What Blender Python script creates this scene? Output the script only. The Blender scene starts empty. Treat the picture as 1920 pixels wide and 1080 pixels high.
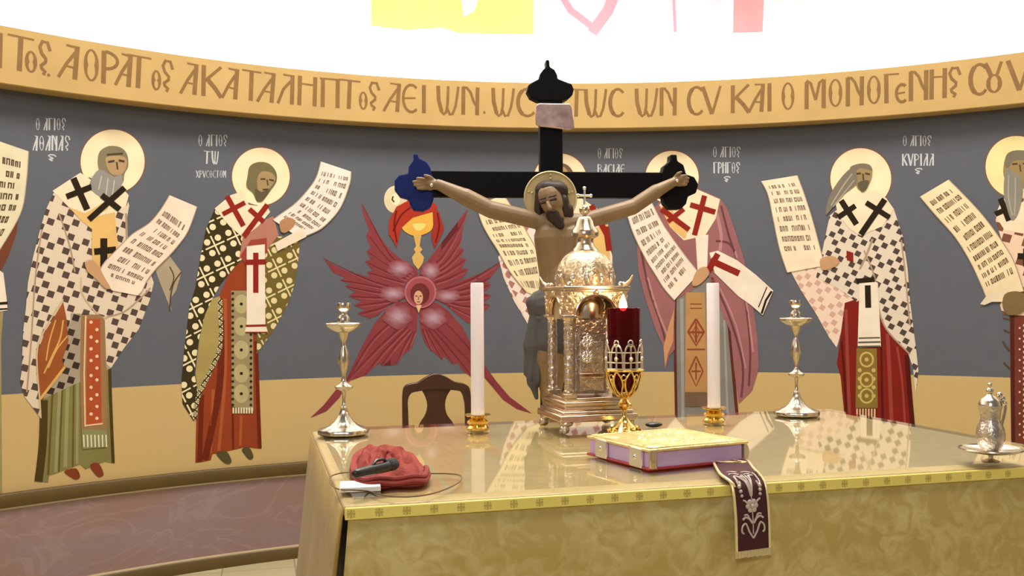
import bpy, bmesh, math, random
from math import sin, cos, pi, radians
from mathutils import Vector, Matrix
random.seed(11)
D = bpy.data; SC = bpy.context.scene; COL = SC.collection

# ------------------------------------------------------------------ camera
CAM = Vector((-.9368, -1.5406, 1.40)); YAW, PIT, ROL, FPX = .2578, .016, -.0064, 1803.4
FWD = Vector((sin(YAW)*cos(PIT), cos(YAW)*cos(PIT), sin(PIT)))
_r = Vector((cos(YAW), -sin(YAW), 0)); _u = _r.cross(FWD)
RT = _r*cos(ROL) + _u*sin(ROL); UP = _u*cos(ROL) - _r*sin(ROL)
cam_d = D.cameras.new('camera'); cam_d.sensor_width = 36; cam_d.lens = FPX/1920*36; cam_d.clip_start = .05
cam = D.objects.new('camera', cam_d); COL.objects.link(cam)
cam.matrix_world = Matrix(((RT.x, UP.x, -FWD.x, CAM.x), (RT.y, UP.y, -FWD.y, CAM.y), (RT.z, UP.z, -FWD.z, CAM.z), (0, 0, 0, 1)))
SC.camera = cam

# ------------------------------------------------------------------ world, lights, exposure
W = D.worlds.new('world'); SC.world = W; W.use_nodes = True
W.node_tree.nodes['Background'].inputs[0].default_value = (1, .95, .88, 1)
W.node_tree.nodes['Background'].inputs[1].default_value = .2
SC.view_settings.view_transform = 'Standard'; SC.view_settings.look = 'None'
SC.view_settings.gamma = 1; SC.view_settings.use_curve_mapping = False
SC.view_settings.exposure = 0
def area(name, loc, target, sx, sy, power, color=(1, .92, .82)):
    l = D.lights.new(name, 'AREA'); l.shape = 'RECTANGLE'; l.size = sx; l.size_y = sy; l.energy = power; l.color = color
    o = D.objects.new(name, l); COL.objects.link(o); o.location = loc
    o.rotation_euler = (Vector(target)-Vector(loc)).to_track_quat('-Z', 'Y').to_euler()
    return o
area('conch_glow', (0.1, 1.5, 5.4), (0.1, 1.75, 0), 3.2, 1.6, 285, (1, .95, .87))  # unseen area light standing in for light bounced down off the conch
area('sanctuary_lamp', (0.2, -.4, 4.0), (0.3, 2.6, 1.3), 1.6, .5, 24, (1, .94, .86))
area('nave_fill', (-2.2, -3.6, 3.4), (0, 1, 1.1), .6, .6, 62, (1, .96, .94))  # unseen fill added from behind the camera to brighten the candle fronts
R = 4.019; RB = R-.13; RU = R+.13           # apse wall, lettered cornice face, wall above the cove
for k in range(9):                            # light strips lying in the cove behind the cornice
    a = radians(-62+k*15.5); rr = R+.05
    area('cove_strip', (rr*sin(a), rr*cos(a), 2.64), ((rr+.12)*sin(a), (rr+.12)*cos(a), 3.15), 1.0, .03, 20, (1, .96, .88)).rotation_euler.rotate_axis('Z', 0)

# ------------------------------------------------------------------ pixel <-> place
def ray(x, y): return FWD*FPX + RT*(x-960) - UP*(y-540)
def wuv(x, y, rad=None):
    rad = rad or R
    d = ray(x, y); a = d.x*d.x+d.y*d.y; b = CAM.x*d.x+CAM.y*d.y; c = CAM.x**2+CAM.y**2-rad*rad
    t = (-b+math.sqrt(b*b-a*c))/a; p = CAM+d*t
    return (math.atan2(p.x, p.y)*R, p.z)
def cyl(u, v, rad): a = u/R; return Vector((rad*sin(a), rad*cos(a), v))
def onz(x, y, z): d = ray(x, y); return CAM+d*((z-CAM.z)/d.z)
def ony(x, y, Y): d = ray(x, y); return CAM+d*((Y-CAM.y)/d.y)

# ------------------------------------------------------------------ materials
def lin(c): c /= 255.; return c/12.92 if c <= .04045 else ((c+.055)/1.055)**2.4
ILL = (1.0, .95, .88)
def alb(rgb): return tuple(min(.88, lin(c)/i) for c, i in zip(rgb, ILL))+(1,)
MC = {}
def mat(key, rgb, rough=.6, metal=0., var=0., vs=8., bump=0., bs=60., spec=.5, coat=0., raw=False):
    if key in MC: return MC[key]
    m = D.materials.new(key); m.use_nodes = True; nt = m.node_tree; b = nt.nodes['Principled BSDF']
    c = tuple(rgb)+(1,) if raw else alb(rgb)
    b.inputs['Base Color'].default_value = c; b.inputs['Roughness'].default_value = rough; b.inputs['Metallic'].default_value = metal
    b.inputs['Specular IOR Level'].default_value = spec; b.inputs['Coat Weight'].default_value = coat; b.inputs['Coat Roughness'].default_value = .08
    if var or bump: tc = nt.nodes.new('ShaderNodeTexCoord')
    if var:
        n = nt.nodes.new('ShaderNodeTexNoise'); n.inputs['Scale'].default_value = vs; n.inputs['Detail'].default_value = 5
        nt.links.new(tc.outputs['Object'], n.inputs['Vector'])
        r = nt.nodes.new('ShaderNodeMapRange'); r.inputs['From Min'].default_value = .3; r.inputs['From Max'].default_value = .7
        r.inputs['To Min'].default_value = 1-var; r.inputs['To Max'].default_value = 1+var
        nt.links.new(n.outputs['Fac'], r.inputs['Value'])
        mx = nt.nodes.new('ShaderNodeMix'); mx.data_type = 'RGBA'; mx.blend_type = 'MULTIPLY'; mx.inputs['Factor'].default_value = 1
        mx.inputs['A'].default_value = c; nt.links.new(r.outputs['Result'], mx.inputs['B']); nt.links.new(mx.outputs['Result'], b.inputs['Base Color'])
    if bump:
        n2 = nt.nodes.new('ShaderNodeTexNoise'); n2.inputs['Scale'].default_value = bs; n2.inputs['Detail'].default_value = 3
        nt.links.new(tc.outputs['Object'], n2.inputs['Vector'])
        bp = nt.nodes.new('ShaderNodeBump'); bp.inputs['Strength'].default_value = bump; bp.inputs['Distance'].default_value = .01
        nt.links.new(n2.outputs['Fac'], bp.inputs['Height']); nt.links.new(bp.outputs['Normal'], b.inputs['Normal'])
    MC[key] = m; return m
def pt(key, rgb): return mat('paint_'+key, rgb, .8, var=.07, vs=9, spec=.1)
class NT:                                   # tiny node-building helper
    def __init__(s, key):
        s.m = D.materials.new(key); s.m.use_nodes = True; s.t = s.m.node_tree; s.b = s.t.nodes['Principled BSDF']; MC[key] = s.m
    def n(s, typ, ins=(), **kw):
        q = s.t.nodes.new(typ)
        for k, v in kw.items(): setattr(q, k, v)
        for i, v in (ins.items() if isinstance(ins, dict) else enumerate(ins)):
            if v is None: continue
            if isinstance(v, bpy.types.NodeSocket): s.t.links.new(v, q.inputs[i])
            else: q.inputs[i].default_value = v
        return q
    def ma(s, op, a, b=None, c=None): return s.n('ShaderNodeMath', [a, b, c], operation=op).outputs[0]
    def mix(s, f, a, b): 
        q = s.n('ShaderNodeMix', {0: f, 6: a, 7: b}, data_type='RGBA'); return q.outputs[2]
    def uv(s, rot, sx, sy=None):
        tc = s.n('ShaderNodeTexCoord'); mp = s.n('ShaderNodeMapping', {0: tc.outputs['UV'], 2: (0, 0, rot), 3: (sx, sy or sx, 1)})
        x = s.n('ShaderNodeSeparateXYZ', [mp.outputs[0]]); return x.outputs[0], x.outputs[1]
def chequer(key, light, dark, cell, rot):   # crosses of light cells between dark squares
    if key in MC: return MC[key]
    t = NT(key); x, y = t.uv(rot, 1/cell)
    i = t.ma('FLOOR', x); j = t.ma('FLOOR', y)
    k = t.ma('FLOORED_MODULO', t.ma('SUBTRACT', i, t.ma('MULTIPLY', j, 3.)), 10.)
    ev = t.ma('LESS_THAN', t.ma('FLOORED_MODULO', t.ma('ADD', k, .1), 2.), .5)
    dk = t.ma('MULTIPLY', ev, t.ma('GREATER_THAN', k, .5))
    for c_ in (x, y): dk = t.ma('MULTIPLY', dk, t.ma('LESS_THAN', t.ma('ABSOLUTE', t.ma('SUBTRACT', t.ma('FRACT', c_), .5)), .43))
    t.t.links.new(t.mix(dk, alb(light), alb(dark)), t.b.inputs['Base Color']); t.b.inputs['Roughness'].default_value = .8; t.b.inputs['Specular IOR Level'].default_value = .1
    return t.m
def crosses(key, light, dark, cell, rot):   # thin crosses with a disc in each quarter
    if key in MC: return MC[key]
    t = NT(key); x, y = t.uv(rot, 1/cell)
    fx = t.ma('SUBTRACT', t.ma('FRACT', x), .5); fy = t.ma('SUBTRACT', t.ma('FRACT', y), .5)
    ax = t.ma('ABSOLUTE', fx); ay = t.ma('ABSOLUTE', fy)
    l1 = t.ma('MULTIPLY', t.ma('LESS_THAN', ax, .034), t.ma('LESS_THAN', ay, .44)); l2 = t.ma('MULTIPLY', t.ma('LESS_THAN', ay, .034), t.ma('LESS_THAN', ax, .44))
    dx = t.ma('SUBTRACT', ax, .25); dy = t.ma('SUBTRACT', ay, .25)
    r = t.ma('SQRT', t.ma('ADD', t.ma('MULTIPLY', dx, dx), t.ma('MULTIPLY', dy, dy)))
    f = t.ma('MAXIMUM', t.ma('MAXIMUM', l1, l2), t.ma('LESS_THAN', r, .135))
    t.t.links.new(t.mix(f, alb(dark), alb(light)), t.b.inputs['Base Color']); t.b.inputs['Roughness'].default_value = .8; t.b.inputs['Specular IOR Level'].default_value = .1
    return t.m
def brocade(key, ca, cb, scale, rough=.45, edge=None):
    if key in MC: return MC[key]
    t = NT(key); tc = t.n('ShaderNodeTexCoord')
    nz = t.n('ShaderNodeTexNoise', {0: tc.outputs['Object'], 'Scale': scale*.5, 'Detail': 4., 'Distortion': 1.8})
    v = t.n('ShaderNodeTexVoronoi', {0: tc.outputs['Object'], 'Scale': scale*.28}, feature='SMOOTH_F1')
    f = t.n('ShaderNodeMapRange', {0: t.ma('ADD', nz.outputs[0], t.ma('MULTIPLY', v.outputs[0], .35)), 1: .56, 2: .84}).outputs[0]
    t.t.links.new(t.mix(f, alb(ca), alb(cb)), t.b.inputs['Base Color']); t.b.inputs['Roughness'].default_value = rough
    t.b.inputs['Sheen Weight'].default_value = .1
    fine = t.n('ShaderNodeTexNoise', {0: tc.outputs['Object'], 'Scale': 420., 'Detail': 1.})
    bp = t.n('ShaderNodeBump', {'Strength': .18, 'Distance': .002, 'Height': t.ma('ADD', f, t.ma('MULTIPLY', fine.outputs[0], .4))}); t.t.links.new(bp.outputs[0], t.b.inputs['Normal'])
    return t.m

# ------------------------------------------------------------------ object helpers
def link(name, me, m=None, parent=None):
    o = D.objects.new(name, me); COL.objects.link(o)
    if m is not None and me is not None: me.materials.append(m)
    if parent is not None: o.parent = parent
    return o
def tag(o, label, cat, group=None):
    o['label'] = label; o['category'] = cat
    if group: o['group'] = group
    return o
def thing(name, label, cat, loc=(0, 0, 0), rz=0, group=None):
    o = link(name, None); o.location = loc; o.rotation_euler = (0, 0, rz); return tag(o, label, cat, group)
def struct(o): o['kind'] = 'structure'; return o
def fin(name, bm, m, parent=None, smooth=True, bevel=0, seg=2):
    bmesh.ops.recalc_face_normals(bm, faces=bm.faces[:])
    me = D.meshes.new(name); bm.to_mesh(me); bm.free()
    if smooth:
        for p in me.polygons: p.use_smooth = True
    o = link(name, me, m, parent)
    if bevel:
        b = o.modifiers.new('bevel', 'BEVEL'); b.width = bevel; b.segments = seg; b.limit_method = 'ANGLE'; b.angle_limit = radians(40)
    if smooth and not any(md.type == 'REMESH' for md in o.modifiers):
        try: me.set_sharp_from_angle(angle=radians(42))
        except Exception: pass
    return o
def BM(): return bmesh.new()
def box(bm, c, s, rz=0):
    M = Matrix.Translation(c) @ Matrix.Rotation(rz, 4, 'Z') @ Matrix.Diagonal((s[0], s[1], s[2], 1))
    return bmesh.ops.create_cube(bm, size=1, matrix=M)['verts']
def ball(bm, c, r, s=(1, 1, 1), seg=16, M=None):
    m = Matrix.Translation(c) @ (M or Matrix.Identity(4)) @ Matrix.Diagonal((s[0], s[1], s[2], 1))
    return bmesh.ops.create_uvsphere(bm, u_segments=seg, v_segments=max(6, seg*2//3), radius=r, matrix=m)['verts']
def lathe(bm, prof, c=(0, 0, 0), seg=32, lobes=0, amp=0.):
    rings = []
    for r, z in prof:
        ring = []
        if r < 1e-5: ring = [bm.verts.new((c[0], c[1], c[2]+z))]
        else:
            for k in range(seg):
                a = 2*pi*k/seg; q = r*(1+(amp*cos(lobes*a) if lobes else 0))
                ring.append(bm.verts.new((c[0]+q*cos(a), c[1]+q*sin(a), c[2]+z)))
        rings.append(ring)
    for A, B in zip(rings, rings[1:]):
        if len(A) == 1 and len(B) == 1: continue
        for k in range(seg):
            k2 = (k+1) % seg
            if len(A) == 1: bm.faces.new((A[0], B[k], B[k2]))
            elif len(B) == 1: bm.faces.new((A[k], A[k2], B[0]))
            else: bm.faces.new((A[k], A[k2], B[k2], B[k]))
    for ring, rev in ((rings[0], 1), (rings[-1], 0)):
        if len(ring) > 1: bm.faces.new(ring[::-1] if rev else ring)
def tube(bm, pts, rad, seg=10, closed=False):
    pts = [Vector(p) for p in pts]; n = len(pts); rs = rad if isinstance(rad, (list, tuple)) else [rad]*n
    prev = None; rings = []
    for i, p in enumerate(pts):
        if closed: t = pts[(i+1) % n]-pts[i-1]
        else: t = pts[min(i+1, n-1)]-pts[max(i-1, 0)]
        t.normalize()
        if prev is None: nn = t.orthogonal().normalized()
        else:
            nn = prev - t*prev.dot(t)
            nn = nn.normalized() if nn.length > 1e-6 else t.orthogonal().normalized()
        prev = nn; bb = t.cross(nn)
        rings.append([bm.verts.new(p+(nn*cos(2*pi*k/seg)+bb*sin(2*pi*k/seg))*rs[i]) for k in range(seg)])
    for i in range(n if closed else n-1):
        A, B = rings[i], rings[(i+1) % n]
        for k in range(seg): bm.faces.new((A[k], A[(k+1) % seg], B[(k+1) % seg], B[k]))
    if not closed: bm.faces.new(rings[0][::-1]); bm.faces.new(rings[-1])
def cr(pts, n=6, closed=False):             # Catmull-Rom curve through the points
    P = [Vector(p) for p in pts]; out = []; m = len(P)
    for i in range(m if closed else m-1):
        if closed: a, b, c, d = P[i-1], P[i], P[(i+1) % m], P[(i+2) % m]
        else: a, b, c, d = P[max(i-1, 0)], P[i], P[i+1], P[min(i+2, m-1)]
        for k in range(n):
            t = k/n; out.append(.5*((2*b)+(c-a)*t+(2*a-5*b+4*c-d)*t*t+(3*b-a-3*c+d)*t**3))
    if not closed: out.append(P[-1])
    return out
def prism(bm, pts2, y0, y1, M=None):        # outline in x,z extruded along y
    A = [bm.verts.new((p[0], y0, p[1])) for p in pts2]; B = [bm.verts.new((p[0], y1, p[1])) for p in pts2]
    bm.faces.new(A[::-1]); bm.faces.new(B); n = len(A)
    for k in range(n): bm.faces.new((A[k], A[(k+1) % n], B[(k+1) % n], B[k]))
    if M is not None: bmesh.ops.transform(bm, matrix=M, verts=A+B)
def capsule(bm, a, b, ra, rb, flat=1.):
    a, b = Vector(a), Vector(b); n = 8
    pts = [a+(b-a)*(k/n) for k in range(n+1)]; d = (b-a).normalized()
    pts = [a-d*ra*.95, a-d*ra*.8, a-d*ra*.45]+pts+[b+d*rb*.45, b+d*rb*.8, b+d*rb*.95]
    rs = [ra*.3, ra*.6, ra*.89]+[ra+(rb-ra)*k/n for k in range(n+1)]+[rb*.89, rb*.6, rb*.3]
    tube(bm, pts, rs, 14)

# ------------------------------------------------------------------ room shell
def arc_wall(name, rad, z0, z1, m, a0=-95, a1=95, n=96, nz=1):
    bm = BM(); L = bm.loops.layers.uv.new('UVMap'); g = []
    for k in range(n+1):
        a = radians(a0+(a1-a0)*k/n); g.append([bm.verts.new((rad*sin(a), rad*cos(a), z0+(z1-z0)*j/nz)) for j in range(nz+1)])
    for k in range(n):
        for j in range(nz): bm.faces.new((g[k][j], g[k+1][j], g[k+1][j+1], g[k][j+1]))
    return struct(fin(name, bm, m))
def ring_profile(name, prof, m, a0=-95, a1=95, n=96):
    bm = BM(); g = []
    for k in range(n+1):
        a = radians(a0+(a1-a0)*k/n); g.append([bm.verts.new((r*sin(a), r*cos(a), z)) for r, z in prof])
    q = len(prof)
    for k in range(n):
        for j in range(q): bm.faces.new((g[k][j], g[k+1][j], g[k+1][(j+1) % q], g[k][(j+1) % q]))
    bm.faces.new(g[0]); bm.faces.new(g[-1][::-1])
    return struct(fin(name, bm, m))
# the painted wall: blue-grey ground above, ochre below
ZL = .9875
t = NT('apse_paint'); g_ = t.n('ShaderNodeNewGeometry'); xyz = t.n('ShaderNodeSeparateXYZ', [g_.outputs['Position']])
nz_ = t.n('ShaderNodeTexNoise', {0: g_.outputs['Position'], 'Scale': 2.2, 'Detail': 6.})
nf = t.n('ShaderNodeTexNoise', {0: g_.outputs['Position'], 'Scale': 14., 'Detail': 4.})
f_ = t.ma('GREATER_THAN', xyz.outputs[2], ZL)
gold = t.mix(nz_.outputs[0], alb((196, 164, 98)), alb((190, 158, 110)))
blue = t.mix(nz_.outputs[0], alb((85, 86, 92)), alb((95, 95, 100)))
c_ = t.mix(f_, gold, blue)
c_ = t.mix(t.ma('MULTIPLY', nf.outputs[0], .06), c_, alb((150, 140, 120)))
t.t.links.new(c_, t.b.inputs['Base Color']); t.b.inputs['Roughness'].default_value = .7; t.b.inputs['Specular IOR Level'].default_value = .12
arc_wall('wall_apse', R, .52, 2.47, t.m)
# marble dado
t = NT('dado_marble'); tc = t.n('ShaderNodeTexCoord')
mp = t.n('ShaderNodeMapping', {0: tc.outputs['Object'], 2: (.3, .9, .4), 3: (.45, .45, .9)})
n1 = t.n('ShaderNodeTexNoise', {0: mp.outputs[0], 'Scale': 1.6, 'Detail': 7., 'Distortion': 1.6})
n2 = t.n('ShaderNodeTexNoise', {0: mp.outputs[0], 'Scale': 3.1, 'Detail': 6., 'Distortion': 2.4})
base = t.mix(t.n('ShaderNodeMapRange', {0: n1.outputs[0], 1: .35, 2: .68}).outputs[0], alb((140, 108, 92)), alb((138, 114, 118)))
vn = t.ma('SUBTRACT', 1., t.n('ShaderNodeMapRange', {0: t.ma('ABSOLUTE', t.ma('SUBTRACT', n2.outputs[0], .5)), 1: 0., 2: .035}).outputs[0])
t.t.links.new(t.mix(t.ma('MULTIPLY', vn, .22), base, alb((178, 152, 146))), t.b.inputs['Base Color']); t.b.inputs['Roughness'].default_value = .3
arc_wall('wall_dado', R-.012, .055, .47, t.m)
brown = mat('brown_trim', (84, 62, 14), .5, var=.1)
ring_profile('trim_2', [(R+.01, .462), (R-.03, .462), (R-.034, .468), (R-.034, .522), (R-.03, .527), (R+.01, .527)], brown)
ring_profile('baseboard_apse', [(R+.01, 0), (R-.03, 0), (R-.03, .056), (R-.025, .062), (R+.01, .062)], brown)
edge = mat('pale_edge', (205, 180, 140), .5)
ring_profile('trim_3', [(R+.005, .452), (R-.02, .452), (R-.02, .462), (R+.005, .462)], edge)
ring_profile('trim_4', [(R+.005, .062), (R-.02, .062), (R-.02, .071), (R+.005, .071)], edge)
# cornice with its cove
corn = mat('cornice_gold', (184, 149, 92), .6, spec=.15, var=.05, vs=5)
cornice = ring_profile('trim_1', [(R-.004, 2.424), (RB+.004, 2.421), (RB, 2.425), (RB, 2.688), (RB+.018, 2.688), (RB+.018, 2.60), (RU+.01, 2.60), (RU+.01, 2.424)], corn)
cornice['label'] = 'gilded curved cornice band lettered in brown Greek capitals'
upper = mat('upper_white', (246, 240, 228), .6, var=.03, vs=3)
arc_wall('wall_upper', RU, 2.6, 3.6, upper)
bm = BM(); n, mm = 64, 16; g = []
for j in range(mm+1):
    e = pi/2*j/mm; g.append([bm.verts.new((RU*cos(e)*sin(radians(-95+190*k/n)), RU*cos(e)*cos(radians(-95+190*k/n)), 3.6+RU*sin(e))) for k in range(n+1)])
for j in range(mm):
    for k in range(n): bm.faces.new((g[j][k], g[j][k+1], g[j+1][k+1], g[j+1][k]))
bmesh.ops.remove_doubles(bm, verts=bm.verts[:], dist=.0005)
struct(fin('ceiling', bm, upper))
t = NT('floor_stone'); tc = t.n('ShaderNodeTexCoord')
br = t.n('ShaderNodeTexBrick', {0: tc.outputs['Object'], 1: alb((196, 182, 140)), 2: alb((186, 170, 128)), 3: alb((150, 135, 100)), 'Scale': 1.6, 'Mortar Size': .006, 'Brick Width': .6, 'Row Height': .6}, offset=0.)
t.t.links.new(br.outputs[0], t.b.inputs['Base Color']); t.b.inputs['Roughness'].default_value = .25
bm = BM(); box(bm, (0, -.4, -.05), (8.7, 9.4, .1)); struct(fin('floor', bm, t.m, smooth=False))
cream = mat('cream_plaster', (214, 190, 150), .7, var=.04)
for nm, sx in (('wall_left', -1), ('wall_right', 1)):
    bm = BM(); box(bm, (sx*4.13, -2.5, 2.6), (.2, 4.4, 5.2)); struct(fin(nm, bm, cream, smooth=False))

# ------------------------------------------------------------------ painting on the apse wall
LAY = .0009
def _paint(name, polys, m, lay, parent, rad=None, step=.1, px=True):
    """filled outlines lying on the curved wall; outlines given as they appear in the photograph, turned into wall metres"""
    base = rad or R; bm = BM()
    for pl in polys:
        uvp = [wuv(p[0], p[1], base) for p in pl] if px else pl
        q = [bm.verts.new((a, b, 0)) for a, b in uvp]
        try: f = bm.faces.new(q)
        except ValueError: continue
        bmesh.ops.triangulate(bm, faces=[f])
    if not bm.verts: bm.free(); return None
    u0 = min(v.co.x for v in bm.verts); u1 = max(v.co.x for v in bm.verts); k = math.floor(u0/step)+1
    while k*step < u1:
        bmesh.ops.bisect_plane(bm, geom=bm.verts[:]+bm.edges[:]+bm.faces[:], plane_co=(k*step, 0, 0), plane_no=(1, 0, 0), dist=1e-6); k += 1
    L = bm.loops.layers.uv.new('UVMap')
    for f in bm.faces:
        for l in f.loops: l[L].uv = (l.vert.co.x, l.vert.co.y)
    r = base-LAY*lay
    org = parent.location if parent is not None and parent.parent is None else (parent.parent.location if parent is not None else Vector())
    if parent is not None and parent.type == 'MESH' and parent.parent is None: org = Vector()
    for v in bm.verts: v.co = cyl(v.co.x, v.co.y, r)-Vector(org)
    me = D.meshes.new(name); bm.to_mesh(me); bm.free()
    return link(name, me, m, parent)
def EACH(name, polys, m, lay, parent):
    for q in polys: _paint(name, [q], m, lay, parent)
def P(name, pts, m, lay, parent, sm=0):
    if sm: pts = [(p.x, p.y) for p in cr([(a, b, 0) for a, b in pts], sm, True)]
    return _paint(name, [pts], m, lay, parent)
def strokepoly(pts, w):
    out = []; pts = [Vector((a, b)) for a, b in pts]; ws = w if isinstance(w, (list, tuple)) else [w]*len(pts)
    Lf, Rt = [], []
    for i, p in enumerate(pts):
        tt = pts[min(i+1, len(pts)-1)]-pts[max(i-1, 0)]
        if tt.length < 1e-9: tt = Vector((1, 0))
        nn = Vector((-tt.y, tt.x)).normalized()*ws[i]/2
        Lf.append(p+nn); Rt.append(p-nn)
    for i in range(len(pts)-1): out.append([tuple(Lf[i]), tuple(Lf[i+1]), tuple(Rt[i+1]), tuple(Rt[i])])
    return out
ONE_PIECE = ('stole_cross', 'fringe_thread', 'eye', 'quill', 'quill_light', 'stole_ornament')
def ST(name, lines, m, lay, parent, sm=0):
    polys = []
    if len(lines) > 1 and name not in ONE_PIECE:
        for l in lines: o = ST(name, [l], m, lay, parent, sm)
        return o
    for pts, w in lines:
        if sm and len(pts) > 2:
            n0 = len(pts); q = [(p.x, p.y) for p in cr([(a, b, 0) for a, b in pts], sm)]
            if isinstance(w, (list, tuple)):
                w = [w[min(int(i/sm), n0-1)]*(1-(i/sm) % 1)+w[min(int(i/sm)+1, n0-1)]*((i/sm) % 1) for i in range(len(q))]
            pts = q
        polys += strokepoly(pts, w)
    return _paint(name, polys, m, lay, parent)
def circ(cx, cy, r, n=40, ry=None): return [(cx+r*cos(2*pi*k/n), cy+(ry or r)*sin(2*pi*k/n)) for k in range(n)]
def CROSS(a, b, c, d, w, m, lay, parent, name='stole_cross'): return ST(name, [((a, b), w), ((c, d), w)], m, lay, parent)
def at(edge, f):
    f = max(0, min(.9999, f))*(len(edge)-1); i = int(f); f -= i
    return (edge[i][0]*(1-f)+edge[i+1][0]*f, edge[i][1]*(1-f)+edge[i+1][1]*f)
def scroll(parent, L, Rr, rows, lay, col=(228, 205, 178), f0=.12, f1=.93, ink=(126, 104, 84), th=.56, shade=None):
    Ls = [(p.x, p.y) for p in cr([(a, b, 0) for a, b in L], 6)]; Rs = [(p.x, p.y) for p in cr([(a, b, 0) for a, b in Rr], 6)]
    s = _paint('scroll', [Ls+Rs[::-1]], pt('scroll_%d_%d_%d' % col, col), lay, parent)
    for E in (Ls, Rs): _paint('scroll_edge', strokepoly(E, 1.6), pt('scrolledge', (165, 140, 118)), lay+1, s)
    polys = []; dv = (f1-f0)/rows
    for k in range(rows):
        fa = f0+dv*k; fb = fa+dv*th; x = .12
        while x < .86:
            w = random.uniform(.035, .06)
            def at2(f, s_): a, b = at(Ls, f), at(Rs, f); return (a[0]+(b[0]-a[0])*s_, a[1]+(b[1]-a[1])*s_)
            kind = random.random(); h0 = fa+dv*.06*random.random(); tw = .022
            if random.random() < .9:
                polys.append([at2(h0, x), at2(h0, x+tw), at2(fb, x+tw), at2(fb, x)])
                if kind < .75: polys.append([at2(h0, x+w-.012), at2(h0, x+w+tw-.012), at2(fb, x+w+tw-.012), at2(fb, x+w-.012)])
                if kind < .5: polys.append([at2(h0, x), at2(h0, x+w), at2(h0+dv*.13, x+w), at2(h0+dv*.13, x)])
                if .3 < kind < .6: polys.append([at2(fb-dv*.13, x), at2(fb-dv*.13, x+w), at2(fb, x+w), at2(fb, x)])
            x += w+.026+(.04 if random.random() < .12 else 0)
    _paint('scroll_text', polys, pt('ink_%d' % ink[0], ink), lay+1, s)
    return s
def mural(name, label, cat, x, y, group=None):
    u, v = wuv(x, y); return thing(name, label, cat, cyl(u, v, R-.0002), 0, group)
def halo(parent, cx, cy, r, col=(240, 214, 170)):
    P('halo_rim', circ(cx, cy, r+2.2, 56), pt('halo_rim', (128, 84, 66)), 1, parent)
    return P('halo', circ(cx, cy, r, 56), pt('halo_%d' % col[2], col), 2, parent)
SK = (168, 128, 84)
# ---- bishop with dark squares over green, left
black = pt('black', (40, 30, 18)); red = pt('red', (136, 36, 26)); yoke = pt('yoke', (230, 206, 170))
chqA = chequer('chequerA', (212, 190, 162), (84, 66, 58), .037, .32)
s = mural('painted_saint', 'painted bishop in white robe with dark squares over a green tunic, grey bushy beard', 'mural figure', 140, 900, 'bishop saints painted on the apse wall')
halo(s, 211, 303, 60)
P('cuff', [(300, 478), (318, 480), (340, 510), (330, 545), (318, 562), (322, 584), (312, 560), (300, 530), (292, 508)], pt('cuffA', (166, 148, 118)), 1, s)
ST('cuff_line', [([(340, 510), (326, 530), (320, 555), (318, 584)], 2.5), ([(318, 500), (326, 520), (318, 545)], 2)], pt('cuffl', (84, 62, 36)), 2, s, 4)
P('tunic', [(123, 540), (140, 505), (165, 520), (170, 590), (204, 610), (207, 690), (209, 800), (215, 869), (196, 866), (160, 880), (150, 871), (92, 892), (90, 905), (64, 902), (75, 830), (78, 760), (72, 690)], pt('green', (126, 116, 66)), 2, s)
ST('tunic_fold', [([(82, 750), (80, 830), (72, 903)], 15), ([(205, 620), (206, 720), (212, 868)], 6)], pt('greendk', (74, 56, 22)), 3, s, 4)
ST('tunic_fold', [([(135, 540), (128, 680), (122, 876)], 7), ([(112, 720), (104, 886)], 6), ([(146, 600), (144, 870)], 5)], pt('greenlt', (146, 138, 92)), 3, s, 4)
ST('tunic_fold', [([(140, 560), (136, 876)], 3), ([(118, 700), (110, 884)], 3), ([(98, 740), (90, 890)], 4)], pt('greenmd', (96, 82, 40)), 3, s, 4)
P('robe', [(172, 330), (130, 346), (100, 362), (85, 395), (75, 430), (62, 480), (52, 530), (48, 580), (43, 620), (40, 698), (37, 716), (46, 744), (76, 784), (74, 751), (69, 690), (70, 652), (84, 617), (102, 586), (118, 561), (130, 535), (150, 510), (152, 545), (165, 567), (186, 590), (200, 594), (204, 646), (208, 690), (232, 653), (260, 617), (281, 561), (288, 530), (270, 480), (238, 470), (236, 420), (242, 385), (232, 350), (200, 340)], chqA, 3, s)
ST('robe_fold', [([(78, 430), (66, 520), (58, 640), (50, 735)], 3), ([(110, 400), (130, 460), (140, 510)], 3), ([(236, 400), (238, 470)], 4), ([(200, 594), (232, 585), (262, 560), (282, 540)], 3)], pt('foldA', (165, 138, 110)), 4, s, 4)
ST('robe_hem', [([(152, 520), (153, 548), (166, 570), (186, 592), (201, 596)], 3), ([(118, 561), (102, 586), (84, 617), (70, 652), (69, 690), (74, 751), (76, 784)], 3)], pt('hemA', (196, 168, 130)), 5, s, 4)
P('lining', [(118, 566), (100, 596), (84, 622), (70, 660), (70, 700), (74, 754), (98, 722), (122, 690), (116, 676), (128, 640), (124, 595)], pt('orange', (146, 78, 38)), 4, s)
ST('lining_trim', [([(75, 748), (98, 718), (121, 688)], 5), ([(118, 600), (112, 635), (96, 670), (82, 700)], 3), ([(126, 630), (106, 655), (90, 690)], 2.5), ([(104, 600), (92, 640), (86, 676)], 2.5)], pt('liningt', (206, 156, 84)), 5, s, 4)
st = P('stole', [(152, 590), (188, 590), (196, 600), (199, 690), (200, 805), (152, 805), (150, 700)], pt('stoleA', (150, 110, 72)), 5, s)
P('stole_panel', [(163, 598), (187, 598), (190, 795), (161, 795)], pt('stoleAi', (168, 76, 40)), 6, st)
ST('stole_line', [([(160, 592), (157, 700), (159, 800)], 3), ([(159, 798), (192, 794)], 3)], pt('stoleAl', (222, 180, 130)), 7, st)
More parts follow.
